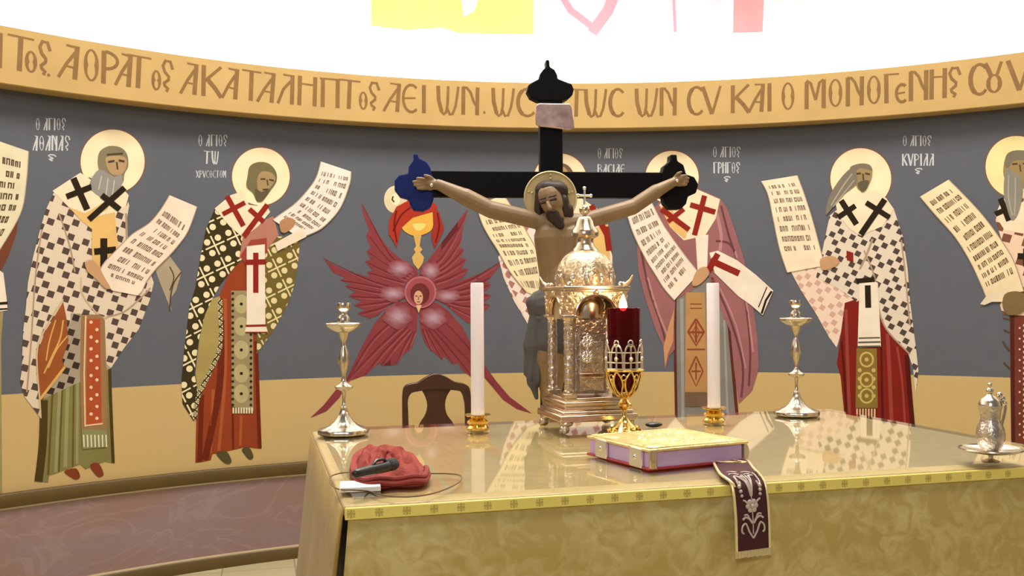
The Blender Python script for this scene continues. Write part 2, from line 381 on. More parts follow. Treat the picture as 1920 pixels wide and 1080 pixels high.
EACH('stole_dot', [circ(170+(k % 2)*11, 604+k*12+(k % 3)*2, 3.2, 10) for k in range(16)], pt('dotc', (226, 190, 160)), 7, st)
P('fringe', [(152, 805), (200, 805), (198, 838), (154, 842)], pt('fringeA', (134, 130, 84)), 6, s)
ST('fringe_thread', [([(156+k*7, 815), (157+k*7, 838)], 2.6) for k in range(7)], pt('fringel', (214, 206, 170)), 7, s)
for a in ([(120, 884), (142, 878), (150, 893), (144, 899), (136, 897)], [(168, 873), (184, 868), (194, 888), (189, 894), (181, 892)]):
    P('shoe', a, pt('shoeA', (126, 58, 32)), 3, s, 3)
yk = P('yoke', [(98, 358), (150, 324), (178, 342), (190, 362), (210, 368), (228, 352), (241, 366), (236, 386), (215, 402), (158, 416), (128, 388)], yoke, 4, s)
P('yoke_band', [(128, 388), (150, 412), (200, 394), (213, 368), (160, 400)], pt('yokeb', (214, 174, 108)), 5, yk)
P('stole_hanging', [(150, 412), (215, 398), (218, 440), (224, 470), (204, 500), (192, 506), (174, 500), (172, 470), (172, 430)], pt('ochre', (214, 170, 100)), 5, s)
ST('stole_cross', [([(137, 334), (163, 393)], 12), ([(124, 369), (172, 350)], 11)], black, 6, s)
ST('stole_cross', [([(166, 412), (233, 352)], 11), ([(190, 366), (224, 393)], 11)], black, 7, s)
ST('stole_cross', [([(194, 447), (194, 500)], 13), ([(176, 472), (217, 468)], 12)], black, 7, s)
P('head', [(183, 302), (187, 284), (204, 274), (226, 277), (238, 290), (240, 312), (233, 326), (228, 345), (200, 350), (186, 320)], pt('headA', (128, 114, 86)), 5, s, 4)
P('face', [(198, 296), (222, 292), (236, 298), (236, 314), (228, 326), (212, 328), (202, 318)], pt('faceA', (172, 140, 98)), 6, s, 4)
ST('eye', [([(202, 304), (214, 302)], 4), ([(222, 301), (233, 303)], 4), ([(218, 304), (220, 318)], 3), ([(200, 290), (230, 288)], 3)], pt('browA', (78, 60, 40)), 7, s)
P('beard', [(186, 318), (204, 326), (214, 332), (226, 326), (229, 340), (224, 356), (212, 370), (196, 372), (180, 364), (167, 350), (173, 332)], pt('beardA', (142, 134, 122)), 6, s, 4)
ST('beard_lock', [([(190, 330), (184, 356)], 2.5), ([(202, 334), (198, 366)], 2.5), ([(214, 338), (210, 366)], 2.5)], pt('beardl', (180, 172, 158)), 7, s)
scroll(s, [(317, 366), (299, 395), (278, 419), (246, 440), (218, 468), (192, 496), (186, 520), (210, 545)], [(369, 388), (352, 433), (335, 458), (317, 479), (292, 504), (274, 528), (266, 545), (258, 554)], 9, 8, f1=.84)
P('hand', [(158, 492), (172, 488), (184, 500), (196, 522), (206, 540), (196, 540), (178, 522), (164, 510)], pt('handA', (188, 142, 100)), 10, s, 3)
# ---- bishop with white crosses on black over red
crsB = crosses('crossesB', (226, 206, 160), (58, 48, 24), .125, -.45)
crsB2 = crosses('crossesB2', (214, 194, 140), (108, 90, 42), .125, -.45)
s = mural('painted_saint', 'painted bishop in black robe with white crosses over a red tunic, short dark beard', 'mural figure', 430, 866, 'bishop saints painted on the apse wall')
halo(s, 489, 331, 54)
P('tunic', [(410, 556), (435, 500), (470, 480), (484, 560), (480, 625), (484, 770), (490, 842), (460, 838), (440, 843), (398, 852), (395, 863), (366, 868), (368, 780), (372, 735)], pt('redB', (140, 60, 30)), 2, s)
ST('tunic_fold', [([(414, 600), (412, 720), (384, 862)], 13), ([(480, 640), (484, 760), (487, 840)], 7), ([(436, 760), (437, 842)], 4), ([(378, 740), (374, 866)], 9)], pt('redBd', (104, 38, 18)), 3, s, 4)
ST('tunic_fold', [([(422, 560), (422, 700), (410, 845)], 6), ([(400, 730), (394, 850)], 6), ([(452, 780), (450, 836)], 5)], pt('redBl', (162, 82, 44)), 3, s, 4)
P('robe', [(458, 362), (430, 372), (402, 393), (386, 430), (376, 480), (366, 540), (355, 575), (347, 640), (340, 713), (342, 757), (363, 790), (372, 740), (364, 700), (372, 640), (384, 590), (398, 560), (412, 535), (440, 500), (470, 470), (470, 410)], crsB, 3, s)
P('lining', [(398, 560), (412, 555), (413, 640), (396, 690), (372, 742), (366, 700), (373, 640), (384, 590)], pt('olive', (160, 138, 80)), 4, s)
ST('lining_trim', [([(412, 560), (413, 645), (396, 692), (371, 744), (365, 786)], 8)], crosses('trimB', (226, 210, 160), (60, 50, 30), .03, .7), 5, s, 4)
P('robe_right', [(496, 440), (563, 448), (557, 505), (550, 540), (540, 568), (520, 607), (490, 652), (480, 664), (482, 600), (494, 560)], crsB2, 3, s)
P('chest', [(456, 436), (480, 420), (512, 405), (522, 440), (500, 470), (470, 476), (448, 486)], pt('chestB', (170, 112, 92)), 4, s)
P('chest_panel', [(450, 480), (470, 450), (500, 446), (500, 474), (462, 500)], pt('chestB2', (150, 62, 48)), 5, s)
yk = P('yoke', [(402, 391), (432, 366), (456, 358), (466, 384), (482, 386), (496, 376), (506, 398), (484, 424), (456, 446), (430, 424)], yoke, 5, s)
ST('stole_cross', [([(425, 368), (456, 424)], 10), ([(417, 402), (459, 380)], 9)], red, 6, s)
ST('stole_cross', [([(501, 384), (456, 444)], 10), ([(467, 392), (494, 416)], 9)], red, 7, s)
st = P('stole_under', [(433, 545), (470, 545), (474, 620), (475, 770), (434, 762)], pt('stoleB', (150, 132, 92)), 5, s)
EACH('stole_medallion', [circ(452, y, 14, 16, 18) for y in (570, 612, 656, 700, 738)], pt('medB', (176, 160, 112)), 6, st)
EACH('stole_dot', [circ(x, y, 2.6, 8) for y in range(550, 765, 11) for x in (436, 470)]+[circ(452, y, 3, 8) for y in (570, 612, 656, 700, 738)], pt('dotk', (46, 36, 22)), 7, st)
ST('fringe_thread', [([(437+k*5, 764), (437+k*5, 775)], 3) for k in range(8)], pt('fringel', (214, 206, 170)), 6, s)
sw = P('stole', [(462, 462), (496, 458), (497, 606), (502, 624), (458, 624), (462, 606)], pt('white', (228, 208, 184)), 8, s)
ST('stole_cross', [([(479, 474), (479, 549)], 10), ([(460, 492), (498, 491)], 10)], red, 9, sw)
ST('stole_stripe', [([(460, 611), (499, 610)], 4), ([(459, 623), (501, 623)], 2)], red, 9, sw)
for a in ([(405, 850), (424, 846), (434, 864), (428, 870), (418, 866)], [(453, 843), (466, 838), (475, 855), (470, 862), (463, 858)]):
    P('shoe', a, pt('shoeB', (84, 72, 42)), 3, s, 3)
P('head', [(464, 330), (468, 312), (484, 304), (504, 307), (517, 322), (518, 340), (508, 356), (494, 374), (482, 378), (474, 362), (462, 350)], pt('hairB', (112, 100, 66)), 6, s, 4)
P('face', [(482, 336), (490, 322), (508, 324), (516, 336), (506, 352), (494, 366), (484, 360)], pt('faceB', (158, 130, 88)), 7, s, 4)
ST('eye', [([(488, 336), (497, 336)], 3), ([(504, 337), (513, 339)], 3), ([(500, 337), (502, 348)], 2.5), ([(492, 356), (502, 355)], 3)], pt('browA', (78, 60, 40)), 8, s)
P('beard', [(478, 354), (490, 360), (504, 354), (500, 366), (490, 378), (480, 374)], pt('beardB', (92, 80, 52)), 8, s, 4)
scroll(s, [(601, 303), (592, 333), (575, 358), (551, 383), (526, 401), (511, 412)], [(658, 322), (655, 346), (637, 391), (608, 424), (584, 438), (560, 446)], 9, 8, (230, 210, 192), f1=.86)
P('scroll_roll', [(514, 456), (568, 427), (574, 444), (520, 471)], pt('rollB', (226, 200, 172)), 11, s)
P('hand', [(524, 416), (540, 408), (553, 414), (550, 424), (536, 436), (526, 434)], pt('handB', (168, 122, 84)), 11, s, 3)
# ---- six-winged seraph
s = mural('painted_seraph', 'painted red angel with six feathered wings around a small face behind the left candle', 'mural figure', 782, 700)
def w5(pts): return [(560+a/2.348, 340+b/2.348) for a, b in pts]
wing = pt('wing', (130, 56, 58)); wdk = pt('wingd', (112, 42, 44)); wlt = pt('wingl', (188, 158, 166)); wmd = pt('wingm', (152, 80, 84))
def wingp(pts, quills, glow):
    w = P('wing', w5(pts), wing, 2, s)
    ST('quill', [(w5(q), [2.4, 1.8, .6][:len(q)] if len(q) == 3 else [2.4, .7]) for q in quills], wdk, 4, w, 5)
    ST('quill_light', [([(a+3, b+4) for a, b in w5(q)], [2.2, 1.6, .5][:len(q)] if len(q) == 3 else [2, .6]) for q in quills], wmd, 3, w, 5)
    cx, cy, rx, ry = glow; cx, cy = w5([(cx, cy)])[0]
    for k in range(6):
        f = 1-.15*k; c_ = (130+44*(k+1)/6, 58+80*(k+1)/6, 60+86*(k+1)/6)
        P('wing_glow', [(cx+rx/2.348*f*cos(a)*(1+.10*sin(7*a+k)), cy+ry/2.348*f*sin(a)*(1+.10*sin(5*a-k))) for a in [2*pi*q/40 for q in range(40)]], pt('glow%d' % k, c_), 5+k, w)
wingp([(275, 90), (300, 150), (340, 220), (400, 300), (460, 350), (520, 385), (525, 420), (480, 440), (460, 470), (390, 450), (318, 430), (300, 400), (325, 393), (290, 352), (318, 345), (297, 310), (318, 292), (296, 240), (310, 215), (285, 150)],
      [[(500, 400), (400, 320), (285, 110)], [(490, 410), (400, 350), (310, 240)], [(480, 420), (390, 370), (305, 310)], [(470, 430), (390, 400), (300, 355)], [(460, 445), (390, 425), (310, 402)]], (445, 385, 55, 38))
wingp([(745, 120), (722, 185), (682, 252), (622, 312), (560, 360), (535, 385), (530, 420), (580, 440), (605, 470), (690, 440), (722, 428), (748, 384), (718, 382), (738, 340), (710, 337), (728, 300), (704, 292), (718, 250), (722, 210)],
      [[(550, 400), (640, 320), (738, 140)], [(560, 410), (650, 350), (715, 250)], [(570, 420), (650, 375), (720, 305)], [(580, 430), (650, 400), (730, 345)], [(600, 445), (660, 425), (735, 388)]], (580, 395, 42, 40))
wingp([(105, 330), (150, 368), (200, 393), (280, 413), (350, 435), (450, 452), (470, 490), (460, 520), (400, 540), (350, 590), (312, 605), (258, 582), (290, 566), (242, 546), (275, 527), (218, 506), (250, 486), (203, 462), (235, 450), (178, 436), (205, 425), (150, 400)],
      [[(450, 475), (300, 430), (120, 345)], [(450, 490), (330, 460), (190, 435)], [(445, 500), (330, 485), (210, 462)], [(440, 510), (330, 510), (230, 506)], [(430, 520), (340, 535), (255, 546)], [(420, 530), (350, 560), (270, 582)]], (415, 495, 60, 34))
wingp([(910, 335), (862, 378), (800, 406), (720, 435), (640, 455), (605, 480), (600, 520), (650, 545), (700, 590), (745, 625), (790, 610), (842, 545), (815, 535), (848, 502), (815, 492), (848, 452), (822, 446), (862, 402)],
      [[(620, 480), (760, 430), (895, 348)], [(625, 495), (740, 470), (840, 425)], [(630, 505), (740, 495), (835, 455)], [(640, 520), (740, 520), (835, 500)], [(650, 530), (740, 550), (825, 542)], [(660, 545), (730, 580), (790, 605)]], (655, 505, 58, 30))
wingp([(525, 570), (480, 530), (430, 530), (390, 560), (330, 632), (270, 742), (220, 850), (190, 890), (160, 922), (110, 985), (50, 1042), (122, 1012), (180, 952), (215, 882), (290, 855), (330, 820), (352, 800), (370, 812), (400, 766), (424, 775), (428, 808), (452, 770), (500, 730), (520, 660)],
      [[(470, 620), (340, 740), (170, 920)], [(480, 640), (380, 740), (290, 850)], [(490, 650), (420, 730), (365, 805)], [(500, 660), (460, 730), (430, 800)], [(440, 590), (320, 700), (215, 870)], [(510, 660), (490, 710), (478, 750)]], (435, 595, 62, 52))
wingp([(530, 570), (560, 535), (610, 535), (660, 572), (720, 640), (760, 720), (790, 770), (820, 810), (870, 880), (930, 950), (1027, 1022), (960, 1002), (900, 962), (850, 902), (815, 862), (760, 862), (720, 832), (700, 800), (680, 806), (640, 768), (632, 786), (600, 757), (580, 745), (555, 710), (535, 650)],
      [[(580, 620), (720, 760), (890, 930)], [(580, 640), (660, 730), (760, 855)], [(570, 650), (620, 720), (680, 800)], [(560, 650), (590, 710), (630, 780)], [(610, 590), (730, 710), (830, 850)], [(545, 650), (565, 700), (585, 745)]], (592, 602, 58, 46))
P('halo_rim', circ(788, 548, 30, 40), pt('shalo', (176, 96, 100)), 8, s); P('halo', circ(788, 548, 26.5, 40), pt('shal2', (150, 70, 76)), 9, s)
P('hair', circ(787, 551, 18, 30, 20), pt('shair', (104, 44, 40)), 10, s)
P('face', circ(784, 558, 8.5, 24, 13), pt('sface', (206, 150, 116)), 11, s)
ST('eye', [([(778, 555), (782, 555)], 1.8), ([(786, 555), (790, 555)], 1.8), ([(784, 556), (784, 562)], 1.3), ([(781, 566), (787, 566)], 1.3)], pt('browA', (78, 60, 40)), 12, s)
P('neck', w5([(515, 545), (540, 545), (527, 580)]), pt('neckS', (214, 170, 120)), 11, s)
# ---- chalice above the seraph
s = mural('painted_chalice', 'painted golden chalice draped with a red veil above the seraph, below the left cross end', 'mural figure', 783, 500)
P('loaf_glow', circ(742, 374, 22, 30, 26), pt('glow', (212, 190, 150)), 1, s); P('loaf', circ(741, 374, 9, 20, 11), pt('loaf', (236, 214, 170)), 2, s)
ST('loaf_mark', [([(737, 368), (735, 374), (739, 379)], 3)], pt('lmark', (70, 55, 40)), 3, s)
P('bowl', w5([(450, 180), (458, 212), (488, 234), (520, 240), (560, 230), (590, 204), (602, 130), (520, 128), (460, 150)]), pt('chal', (216, 160, 66)), 4, s, 3)
P('bowl_shine', w5([(500, 190), (530, 185), (560, 190), (540, 215), (515, 215)]), pt('chall', (236, 196, 110)), 5, s, 3)
P('stem', w5([(505, 238), (540, 238), (532, 285), (545, 300), (534, 312), (552, 335), (545, 362), (526, 388), (505, 362), (498, 335), (514, 312), (506, 300), (516, 285)]), pt('chals', (206, 160, 88)), 4, s)
P('veil', w5([(398, 172), (430, 112), (480, 86), (590, 92), (612, 112), (604, 130), (540, 148), (500, 160), (452, 205), (442, 240), (432, 292), (416, 262), (396, 232)]), pt('veil', (164, 50, 32)), 6, s)
P('veil', w5([(588, 110), (618, 136), (640, 208), (622, 250), (597, 296), (582, 240), (592, 190)]), pt('veil2', (150, 46, 36)), 6, s)
ST('veil_fold', [(w5([(430, 130), (420, 190), (432, 270)]), 3), (w5([(500, 110), (450, 150), (415, 220)]), 3), (w5([(610, 140), (618, 200), (602, 270)]), 3)], pt('veild', (104, 26, 20)), 7, s, 4)
# ---- bishop behind the crucifix
s = mural('painted_saint', 'painted bishop mostly hidden behind the crucifix, only halo, open scroll and robe edge showing', 'mural figure', 1062, 800, 'bishop saints painted on the apse wall')
halo(s, 1050, 338, 50)
P('tunic', [(1018, 560), (1110, 560), (1124, 700), (1132, 834), (1076, 828), (1020, 838)], pt('tunC', (150, 70, 50)), 2, s)
for a, b in ((1040, 838), (1084, 838)): P('shoe', [(a-9, b-8), (a+9, b-8), (a+12, b+4), (a+4, b+9), (a-6, b+3)], pt('shoeA', (126, 58, 32)), 1, s, 3)
P('robe', [(1005, 380), (1040, 372), (1090, 374), (1125, 400), (1148, 480), (1150, 600), (1130, 700), (1112, 640), (1075, 610), (1000, 612), (985, 600), (964, 565), (944, 520), (934, 482), (960, 440)], chequer('chequerC', (228, 204, 186), (170, 110, 100), .042, .5), 3, s)
ST('robe_hem', [([(936, 484), (950, 526), (972, 572), (992, 610)], 3)], pt('hemC', (222, 200, 176)), 4, s, 4)
P('yoke', [(1012, 376), (1040, 368), (1085, 368), (1120, 392), (1100, 430), (1060, 450), (1020, 420)], yoke, 4, s)
ST('stole_cross', [([(1108, 385), (1138, 440)], 11), ([(1104, 426), (1140, 404)], 11)], red, 5, s)
P('stole', [(1110, 430), (1140, 420), (1146, 520), (1116, 520)], pt('ochre', (214, 170, 100)), 4, s); ST('stole_cross', [([(1136, 425), (1142, 470)], 11)], red, 6, s)
P('head', circ(1052, 340, 26, 30, 34), pt('headC', (108, 84, 58)), 5, s)
P('face', circ(1050, 334, 17, 30, 23), pt('faceC', (170, 132, 92)), 6, s)
P('beard', [(1030, 352), (1074, 352), (1068, 392), (1050, 402), (1036, 390)], pt('beardC', (84, 62, 44)), 7, s, 4)
scroll(s, [(892, 384), (904, 420), (918, 446), (932, 468), (956, 510), (986, 547)], [(945, 366), (972, 408), (990, 440), (1004, 466), (1013, 500), (1018, 560)], 10, 8, (232, 208, 162), f0=.08, f1=.97)
# ---- bishop in rose robe
s = mural('painted_saint', 'painted bishop in a plain dusky rose robe with red stole crosses behind the right candle', 'mural figure', 1325, 780, 'bishop saints painted on the apse wall')
halo(s, 1260, 333, 50)
P('tunic', [(1262, 548), (1330, 520), (1370, 600), (1376, 690), (1384, 778), (1390, 838), (1340, 830), (1266, 838), (1266, 783), (1264, 660)], pt('tunD', (126, 118, 108)), 2, s)
for a, b in ((1300, 838), (1346, 838)): P('shoe', [(a-9, b-8), (a+9, b-8), (a+12, b+4), (a+4, b+9), (a-6, b+3)], pt('shoeA', (126, 58, 32)), 1, s, 3)
ST('tunic_fold', [([(1266, 560), (1266, 660), (1269, 836)], 5), ([(1366, 600), (1374, 690), (1387, 834)], 6)], pt('tunDd', (92, 42, 32)), 3, s, 4)
ST('tunic_fold', [([(1278, 560), (1281, 834)], 6), ([(1338, 560), (1345, 828)], 6), ([(1358, 600), (1366, 830)], 4)], pt('tunDl', (150, 144, 134)), 3, s, 4)
P('robe', [(1240, 375), (1300, 350), (1350, 372), (1364, 392), (1377, 430), (1395, 485), (1410, 560), (1420, 630), (1423, 690), (1410, 732), (1385, 757), (1376, 690), (1370, 622), (1342, 560), (1325, 505), (1296, 545), (1266, 562), (1264, 610), (1265, 655), (1254, 668), (1248, 692), (1250, 662), (1230, 620), (1210, 560), (1197, 510), (1194, 460), (1216, 400)], pt('rose', (148, 94, 92)), 4, s)
ST('robe_fold', [([(1352, 386), (1366, 440), (1390, 520), (1406, 640), (1404, 724)], 4), ([(1334, 520), (1366, 590), (1392, 680), (1390, 745)], 4), ([(1202, 470), (1216, 540), (1240, 610), (1252, 660)], 4), ([(1342, 452), (1366, 456), (1380, 476)], 4)], pt('rosed', (104, 60, 60)), 5, s, 4)
ST('robe_fold', [([(1344, 400), (1352, 440), (1350, 470)], 6), ([(1350, 540), (1380, 610), (1398, 690)], 3), ([(1214, 520), (1232, 580), (1256, 640)], 4), ([(1378, 470), (1398, 560), (1412, 660)], 4)], pt('rosel', (176, 124, 118)), 5, s, 4)
P('lining', [(1264, 580), (1262, 640), (1252, 664), (1247, 690), (1244, 650), (1254, 610)], pt('linD', (196, 140, 96)), 5, s)
st = P('stole_under', [(1286, 548), (1322, 548), (1326, 735), (1284, 735)], pt('stoleD', (176, 130, 78)), 5, s)
ST('stole_ornament', [([(1298, 623), (1305, 610), (1312, 623), (1305, 636), (1298, 623)], 2), ([(1305, 680), (1305, 712)], 3), ([(1296, 696), (1314, 696)], 3), ([(1294, 570), (1316, 570)], 2), ([(1294, 578), (1316, 578)], 2), ([(1305, 598), (1290, 622), (1305, 648), (1320, 622), (1305, 598)], 4), ([(1305, 604), (1305, 642)], 4), ([(1292, 623), (1318, 623)], 4), ([(1305, 668), (1292, 696), (1305, 724), (1318, 696), (1305, 668)], 3), ([(1288, 655), (1322, 655)], 3)], pt('stoleDo', (138, 66, 44)), 6, st)
P('fringe', [(1284, 735), (1326, 735), (1326, 762), (1284, 762)], pt('fringeD', (112, 88, 66)), 6, s)
P('yoke', [(1236, 384), (1262, 366), (1300, 352), (1350, 374), (1342, 410), (1322, 442), (1282, 451), (1256, 426)], yoke, 6, s)
P('yoke_band', [(1238, 388), (1252, 384), (1290, 432), (1284, 448), (1256, 426)], pt('ochre', (214, 170, 100)), 7, s)
ST('stole_cross', [([(1321, 367), (1302, 441)], 10), ([(1294, 384), (1341, 398)], 10)], red, 8, s)
ST('stole_cross', [([(1240, 392), (1292, 431)], 10), ([(1282, 392), (1252, 416)], 9)], red, 8, s)
P('stole', [(1304, 444), (1328, 440), (1326, 500), (1308, 510)], pt('white', (228, 208, 184)), 7, s)
sw = P('stole_end', [(1330, 474), (1346, 470), (1382, 488), (1418, 516), (1450, 545), (1430, 591), (1408, 572), (1385, 556), (1340, 512)], pt('white', (228, 208, 184)), 8, s)
ST('stole_cross', [([(1332, 488), (1386, 513)], 12), ([(1328, 508), (1346, 476)], 11)], red, 9, sw)
ST('stole_stripe', [([(1447, 546), (1436, 563), (1428, 588)], 4), ([(1438, 538), (1422, 576)], 2)], black, 9, sw)
P('head', circ(1262, 336, 25, 30, 33), pt('headD', (112, 88, 60)), 7, s); P('face', circ(1260, 330, 17, 30, 22), pt('faceC', (170, 132, 92)), 8, s)
P('beard', [(1242, 348), (1284, 348), (1276, 376), (1262, 384), (1248, 374)], pt('beardC', (84, 62, 44)), 9, s, 4)
scroll(s, [(1174, 398), (1188, 440), (1210, 485), (1228, 514), (1245, 541), (1264, 563)], [(1219, 374), (1240, 415), (1256, 440), (1272, 462), (1290, 486), (1311, 512)], 9, 9, (230, 208, 184), f0=.08, f1=.9)
P('hand', [(1306, 508), (1322, 500), (1330, 512), (1320, 526), (1306, 536), (1297, 532)], pt('handA', (188, 142, 100)), 11, s, 3)
# ---- bishop with dark squares over deep red, right
chqE = chequer('chequerE', (214, 194, 170), (78, 64, 56), .035, .5)
s = mural('painted_saint', 'painted bishop in white robe with dark squares over deep red tunic, pointed grey beard', 'mural figure', 1640, 790, 'bishop saints painted on the apse wall')
halo(s, 1614, 335, 57)
P('tunic', [(1582, 560), (1645, 552), (1662, 610), (1704, 655), (1709, 740), (1716, 802), (1722, 856), (1660, 850), (1586, 846), (1583, 777), (1576, 705), (1569, 682), (1577, 622)], pt('redE', (122, 30, 22)), 2, s)
for a, b in ((1628, 852), (1672, 856)): P('shoe', [(a-9, b-8), (a+9, b-8), (a+12, b+4), (a+4, b+9), (a-6, b+3)], pt('shoeA', (126, 58, 32)), 1, s, 3)
ST('tunic_fold', [([(1664, 625), (1668, 700), (1674, 848)], 7), ([(1586, 580), (1590, 700), (1596, 844)], 6), ([(1682, 650), (1692, 720), (1700, 852)], 4)], pt('redEl', (142, 62, 48)), 3, s, 4)
ST('tunic_fold', [([(1700, 665), (1706, 740), (1716, 852)], 9), ([(1578, 640), (1584, 720), (1590, 844)], 4), ([(1652, 640), (1656, 848)], 4)], pt('redEd', (80, 22, 12)), 3, s, 4)
P('sleeve', [(1478, 500), (1540, 490), (1590, 520), (1608, 560), (1584, 568), (1577, 622), (1569, 652), (1555, 633), (1530, 588), (1502, 545)], chequer('chequerE2', (226, 196, 170), (200, 156, 136), .034, .62), 3, s)
P('robe', [(1556, 404), (1580, 385), (1614, 372), (1660, 376), (1676, 392), (1693, 444), (1702, 505), (1706, 560), (1712, 610), (1718, 656), (1722, 694), (1717, 738), (1712, 690), (1703, 663), (1681, 638), (1660, 617), (1647, 579), (1640, 545), (1606, 566), (1570, 540), (1530, 520), (1540, 480), (1546, 450)], chqE, 4, s)
ST('robe_fold', [([(1636, 448), (1624, 480), (1612, 505)], 4), ([(1620, 470), (1640, 520), (1648, 580), (1664, 620), (1706, 664)], 3), ([(1690, 450), (1698, 520), (1706, 610)], 3)], pt('foldA', (165, 138, 110)), 5, s, 4)
P('cuff_red', [(1587, 470), (1600, 474), (1600, 492), (1588, 488)], red, 6, s)
sw = P('stole', [(1612, 520), (1646, 530), (1652, 650), (1608, 652)], pt('white', (228, 208, 184)), 6, s)
ST('stole_stripe', [([(1610, 634), (1650, 633)], 2.5), ([(1609, 642), (1651, 641)], 3), ([(1608, 650), (1651, 649)], 3)], pt('strE', (88, 84, 70)), 7, sw)
ST('stole_cross', [([(1627, 535), (1628, 577)], 11), ([(1606, 527), (1640, 524)], 9)], black, 7, sw)
st = P('stole_under', [(1606, 653), (1644, 653), (1646, 765), (1604, 765)], pt('stoleE', (130, 102, 46)), 6, s)
_paint('stole_medallion', [pp for y in (674, 712, 742) for pp in strokepoly(circ(1625, y, 12, 20, 13)+[circ(1625, y, 12, 20, 13)[0]], 3.5)]+[circ(1612+26*(k % 2), 694+16*(k//2), 4, 8) for k in range(8)]+[circ(1625, y, 4, 10) for y in (674, 712, 742)], pt('medE', (192, 166, 92)), 7, st)
ST('fringe_thread', [([(1607+k*5.5, 766), (1607+k*5.5, 784)], 3) for k in range(7)], pt('fringeE', (206, 176, 130)), 7, s)
P('yoke', [(1566, 380), (1596, 362), (1616, 366), (1642, 358), (1662, 372), (1676, 392), (1655, 424), (1614, 442), (1594, 430), (1572, 404)], yoke, 6, s)
ST('stole_cross', [([(1577, 376), (1606, 421)], 11), ([(1571, 408), (1604, 386)], 10)], black, 7, s)
ST('stole_cross', [([(1659, 374), (1614, 440)], 11), ([(1624, 380), (1668, 408)], 10)], black, 8, s)
P('face', [(1602, 316), (1620, 310), (1634, 318), (1634, 334), (1626, 350), (1618, 358), (1606, 350)], pt('faceE', (150, 126, 84)), 7, s, 4)
P('hair', [(1594, 314), (1612, 307), (1630, 309), (1636, 320), (1628, 318), (1612, 315), (1602, 324), (1596, 330)], pt('hairE', (120, 108, 86)), 8, s, 3)
P('beard', [(1596, 316), (1606, 322), (1606, 344), (1590, 358), (1574, 372), (1556, 396), (1548, 402), (1552, 376), (1564, 352), (1580, 330)], pt('beardE', (122, 110, 92)), 8, s, 3)
ST('beard_lock', [([(1598, 326), (1580, 350), (1558, 386)], 2.5), ([(1602, 338), (1586, 358), (1562, 388)], 2)], pt('beardEl', (164, 152, 132)), 9, s, 4)
P('beard_lower', [(1608, 344), (1628, 338), (1626, 352), (1616, 360)], pt('beardE2', (96, 84, 62)), 9, s, 3)
ST('eye', [([(1606, 326), (1614, 325)], 3), ([(1622, 325), (1631, 327)], 3), ([(1618, 326), (1619, 338)], 2.5)], pt('browA', (78, 60, 40)), 9, s)
scroll(s, [(1427, 340), (1440, 366), (1450, 413), (1461, 465), (1476, 511)], [(1495, 329), (1507, 361), (1522, 407), (1537, 462), (1546, 498)], 8, 8, (230, 206, 172), f1=.82)
P('hand', [(1538, 486), (1560, 480), (1574, 490), (1562, 502), (1542, 506)], pt('handA', (188, 142, 100)), 10, s, 3)
# ---- bishop cut by the right edge of the photograph
s = mural('painted_saint', 'painted bishop with long drooping grey beard at the far right edge beside the silver jug', 'mural figure', 1950, 832, 'bishop saints painted on the apse wall')
halo(s, 1906, 313, 58, (236, 214, 150))
P('tunic', [(1893, 585), (1990, 585), (1996, 852), (1896, 836)], pt('tunF', (110, 54, 38)), 2, s)
ST('tunic_fold', [([(1898, 590), (1900, 835)], 7), ([(1932, 590), (1934, 840)], 8)], pt('tunFd', (78, 34, 24)), 3, s)
EACH('stole_dot', [circ(1921, y, 3, 8) for y in range(610, 830, 10)]+[circ(1912, y, 2, 8) for y in range(615, 830, 20)], pt('dotF', (216, 180, 150)), 4, s)
P('robe', [(1866, 410), (1880, 376), (1930, 366), (1985, 390), (2000, 560), (1930, 592), (1880, 590), (1872, 560), (1884, 470)], chequer('chequerF', (226, 190, 160), (120, 74, 54), .05, .3), 3, s)
P('yoke', [(1866, 404), (1880, 372), (1912, 380), (1960, 366), (1976, 400), (1930, 440), (1884, 432)], yoke, 4, s)
ST('stole_cross', [([(1876, 372), (1892, 414)], 11), ([(1866, 402), (1896, 388)], 10)], black, 5, s); ST('stole_cross', [([(1908, 480), (1940, 482)], 11), ([(1924, 466), (1924, 500)], 11)], black, 5, s)
P('head', [(1884, 300), (1892, 286), (1912, 284), (1936, 292), (1944, 330), (1926, 352), (1900, 350), (1882, 330)], pt('headF', (150, 124, 80)), 5, s, 4)
P('hair', [(1883, 306), (1890, 288), (1906, 282), (1930, 285), (1940, 300), (1920, 300), (1900, 302), (1890, 316)], pt('hairE', (120, 108, 86)), 6, s, 3)
P('beard', [(1886, 318), (1900, 322), (1914, 332), (1918, 360), (1912, 392), (1904, 410), (1896, 412), (1888, 390), (1882, 360)], pt('beardF', (134, 126, 110)), 6, s, 3)
ST('beard_lock', [([(1892, 328), (1891, 368), (1898, 404)], 2.5), ([(1904, 334), (1904, 370), (1902, 404)], 2.5)], pt('beardEl', (164, 152, 132)), 7, s, 4)
ST('eye', [([(1898, 308), (1908, 307)], 3), ([(1918, 307), (1930, 308)], 3), ([(1912, 309), (1914, 322)], 2.5)], pt('browA', (78, 60, 40)), 7, s)
scroll(s, [(1725, 369), (1752, 401), (1791, 445), (1819, 490), (1838, 530), (1850, 560)], [(1779, 337), (1806, 364), (1843, 404), (1877, 450), (1901, 490), (1920, 546)], 10, 8, (228, 204, 160), f0=.1, f1=.9, ink=(104, 82, 54))
P('scroll_roll', [(1838, 570), (1852, 552), (1900, 548), (1926, 556), (1910, 566), (1860, 566), (1846, 572)], pt('rollF', (222, 200, 164)), 11, s)
P('hand', [(1884, 552), (1904, 546), (1922, 552), (1930, 570), (1912, 588), (1890, 590), (1880, 574)], pt('handF', (120, 96, 60)), 12, s, 3)
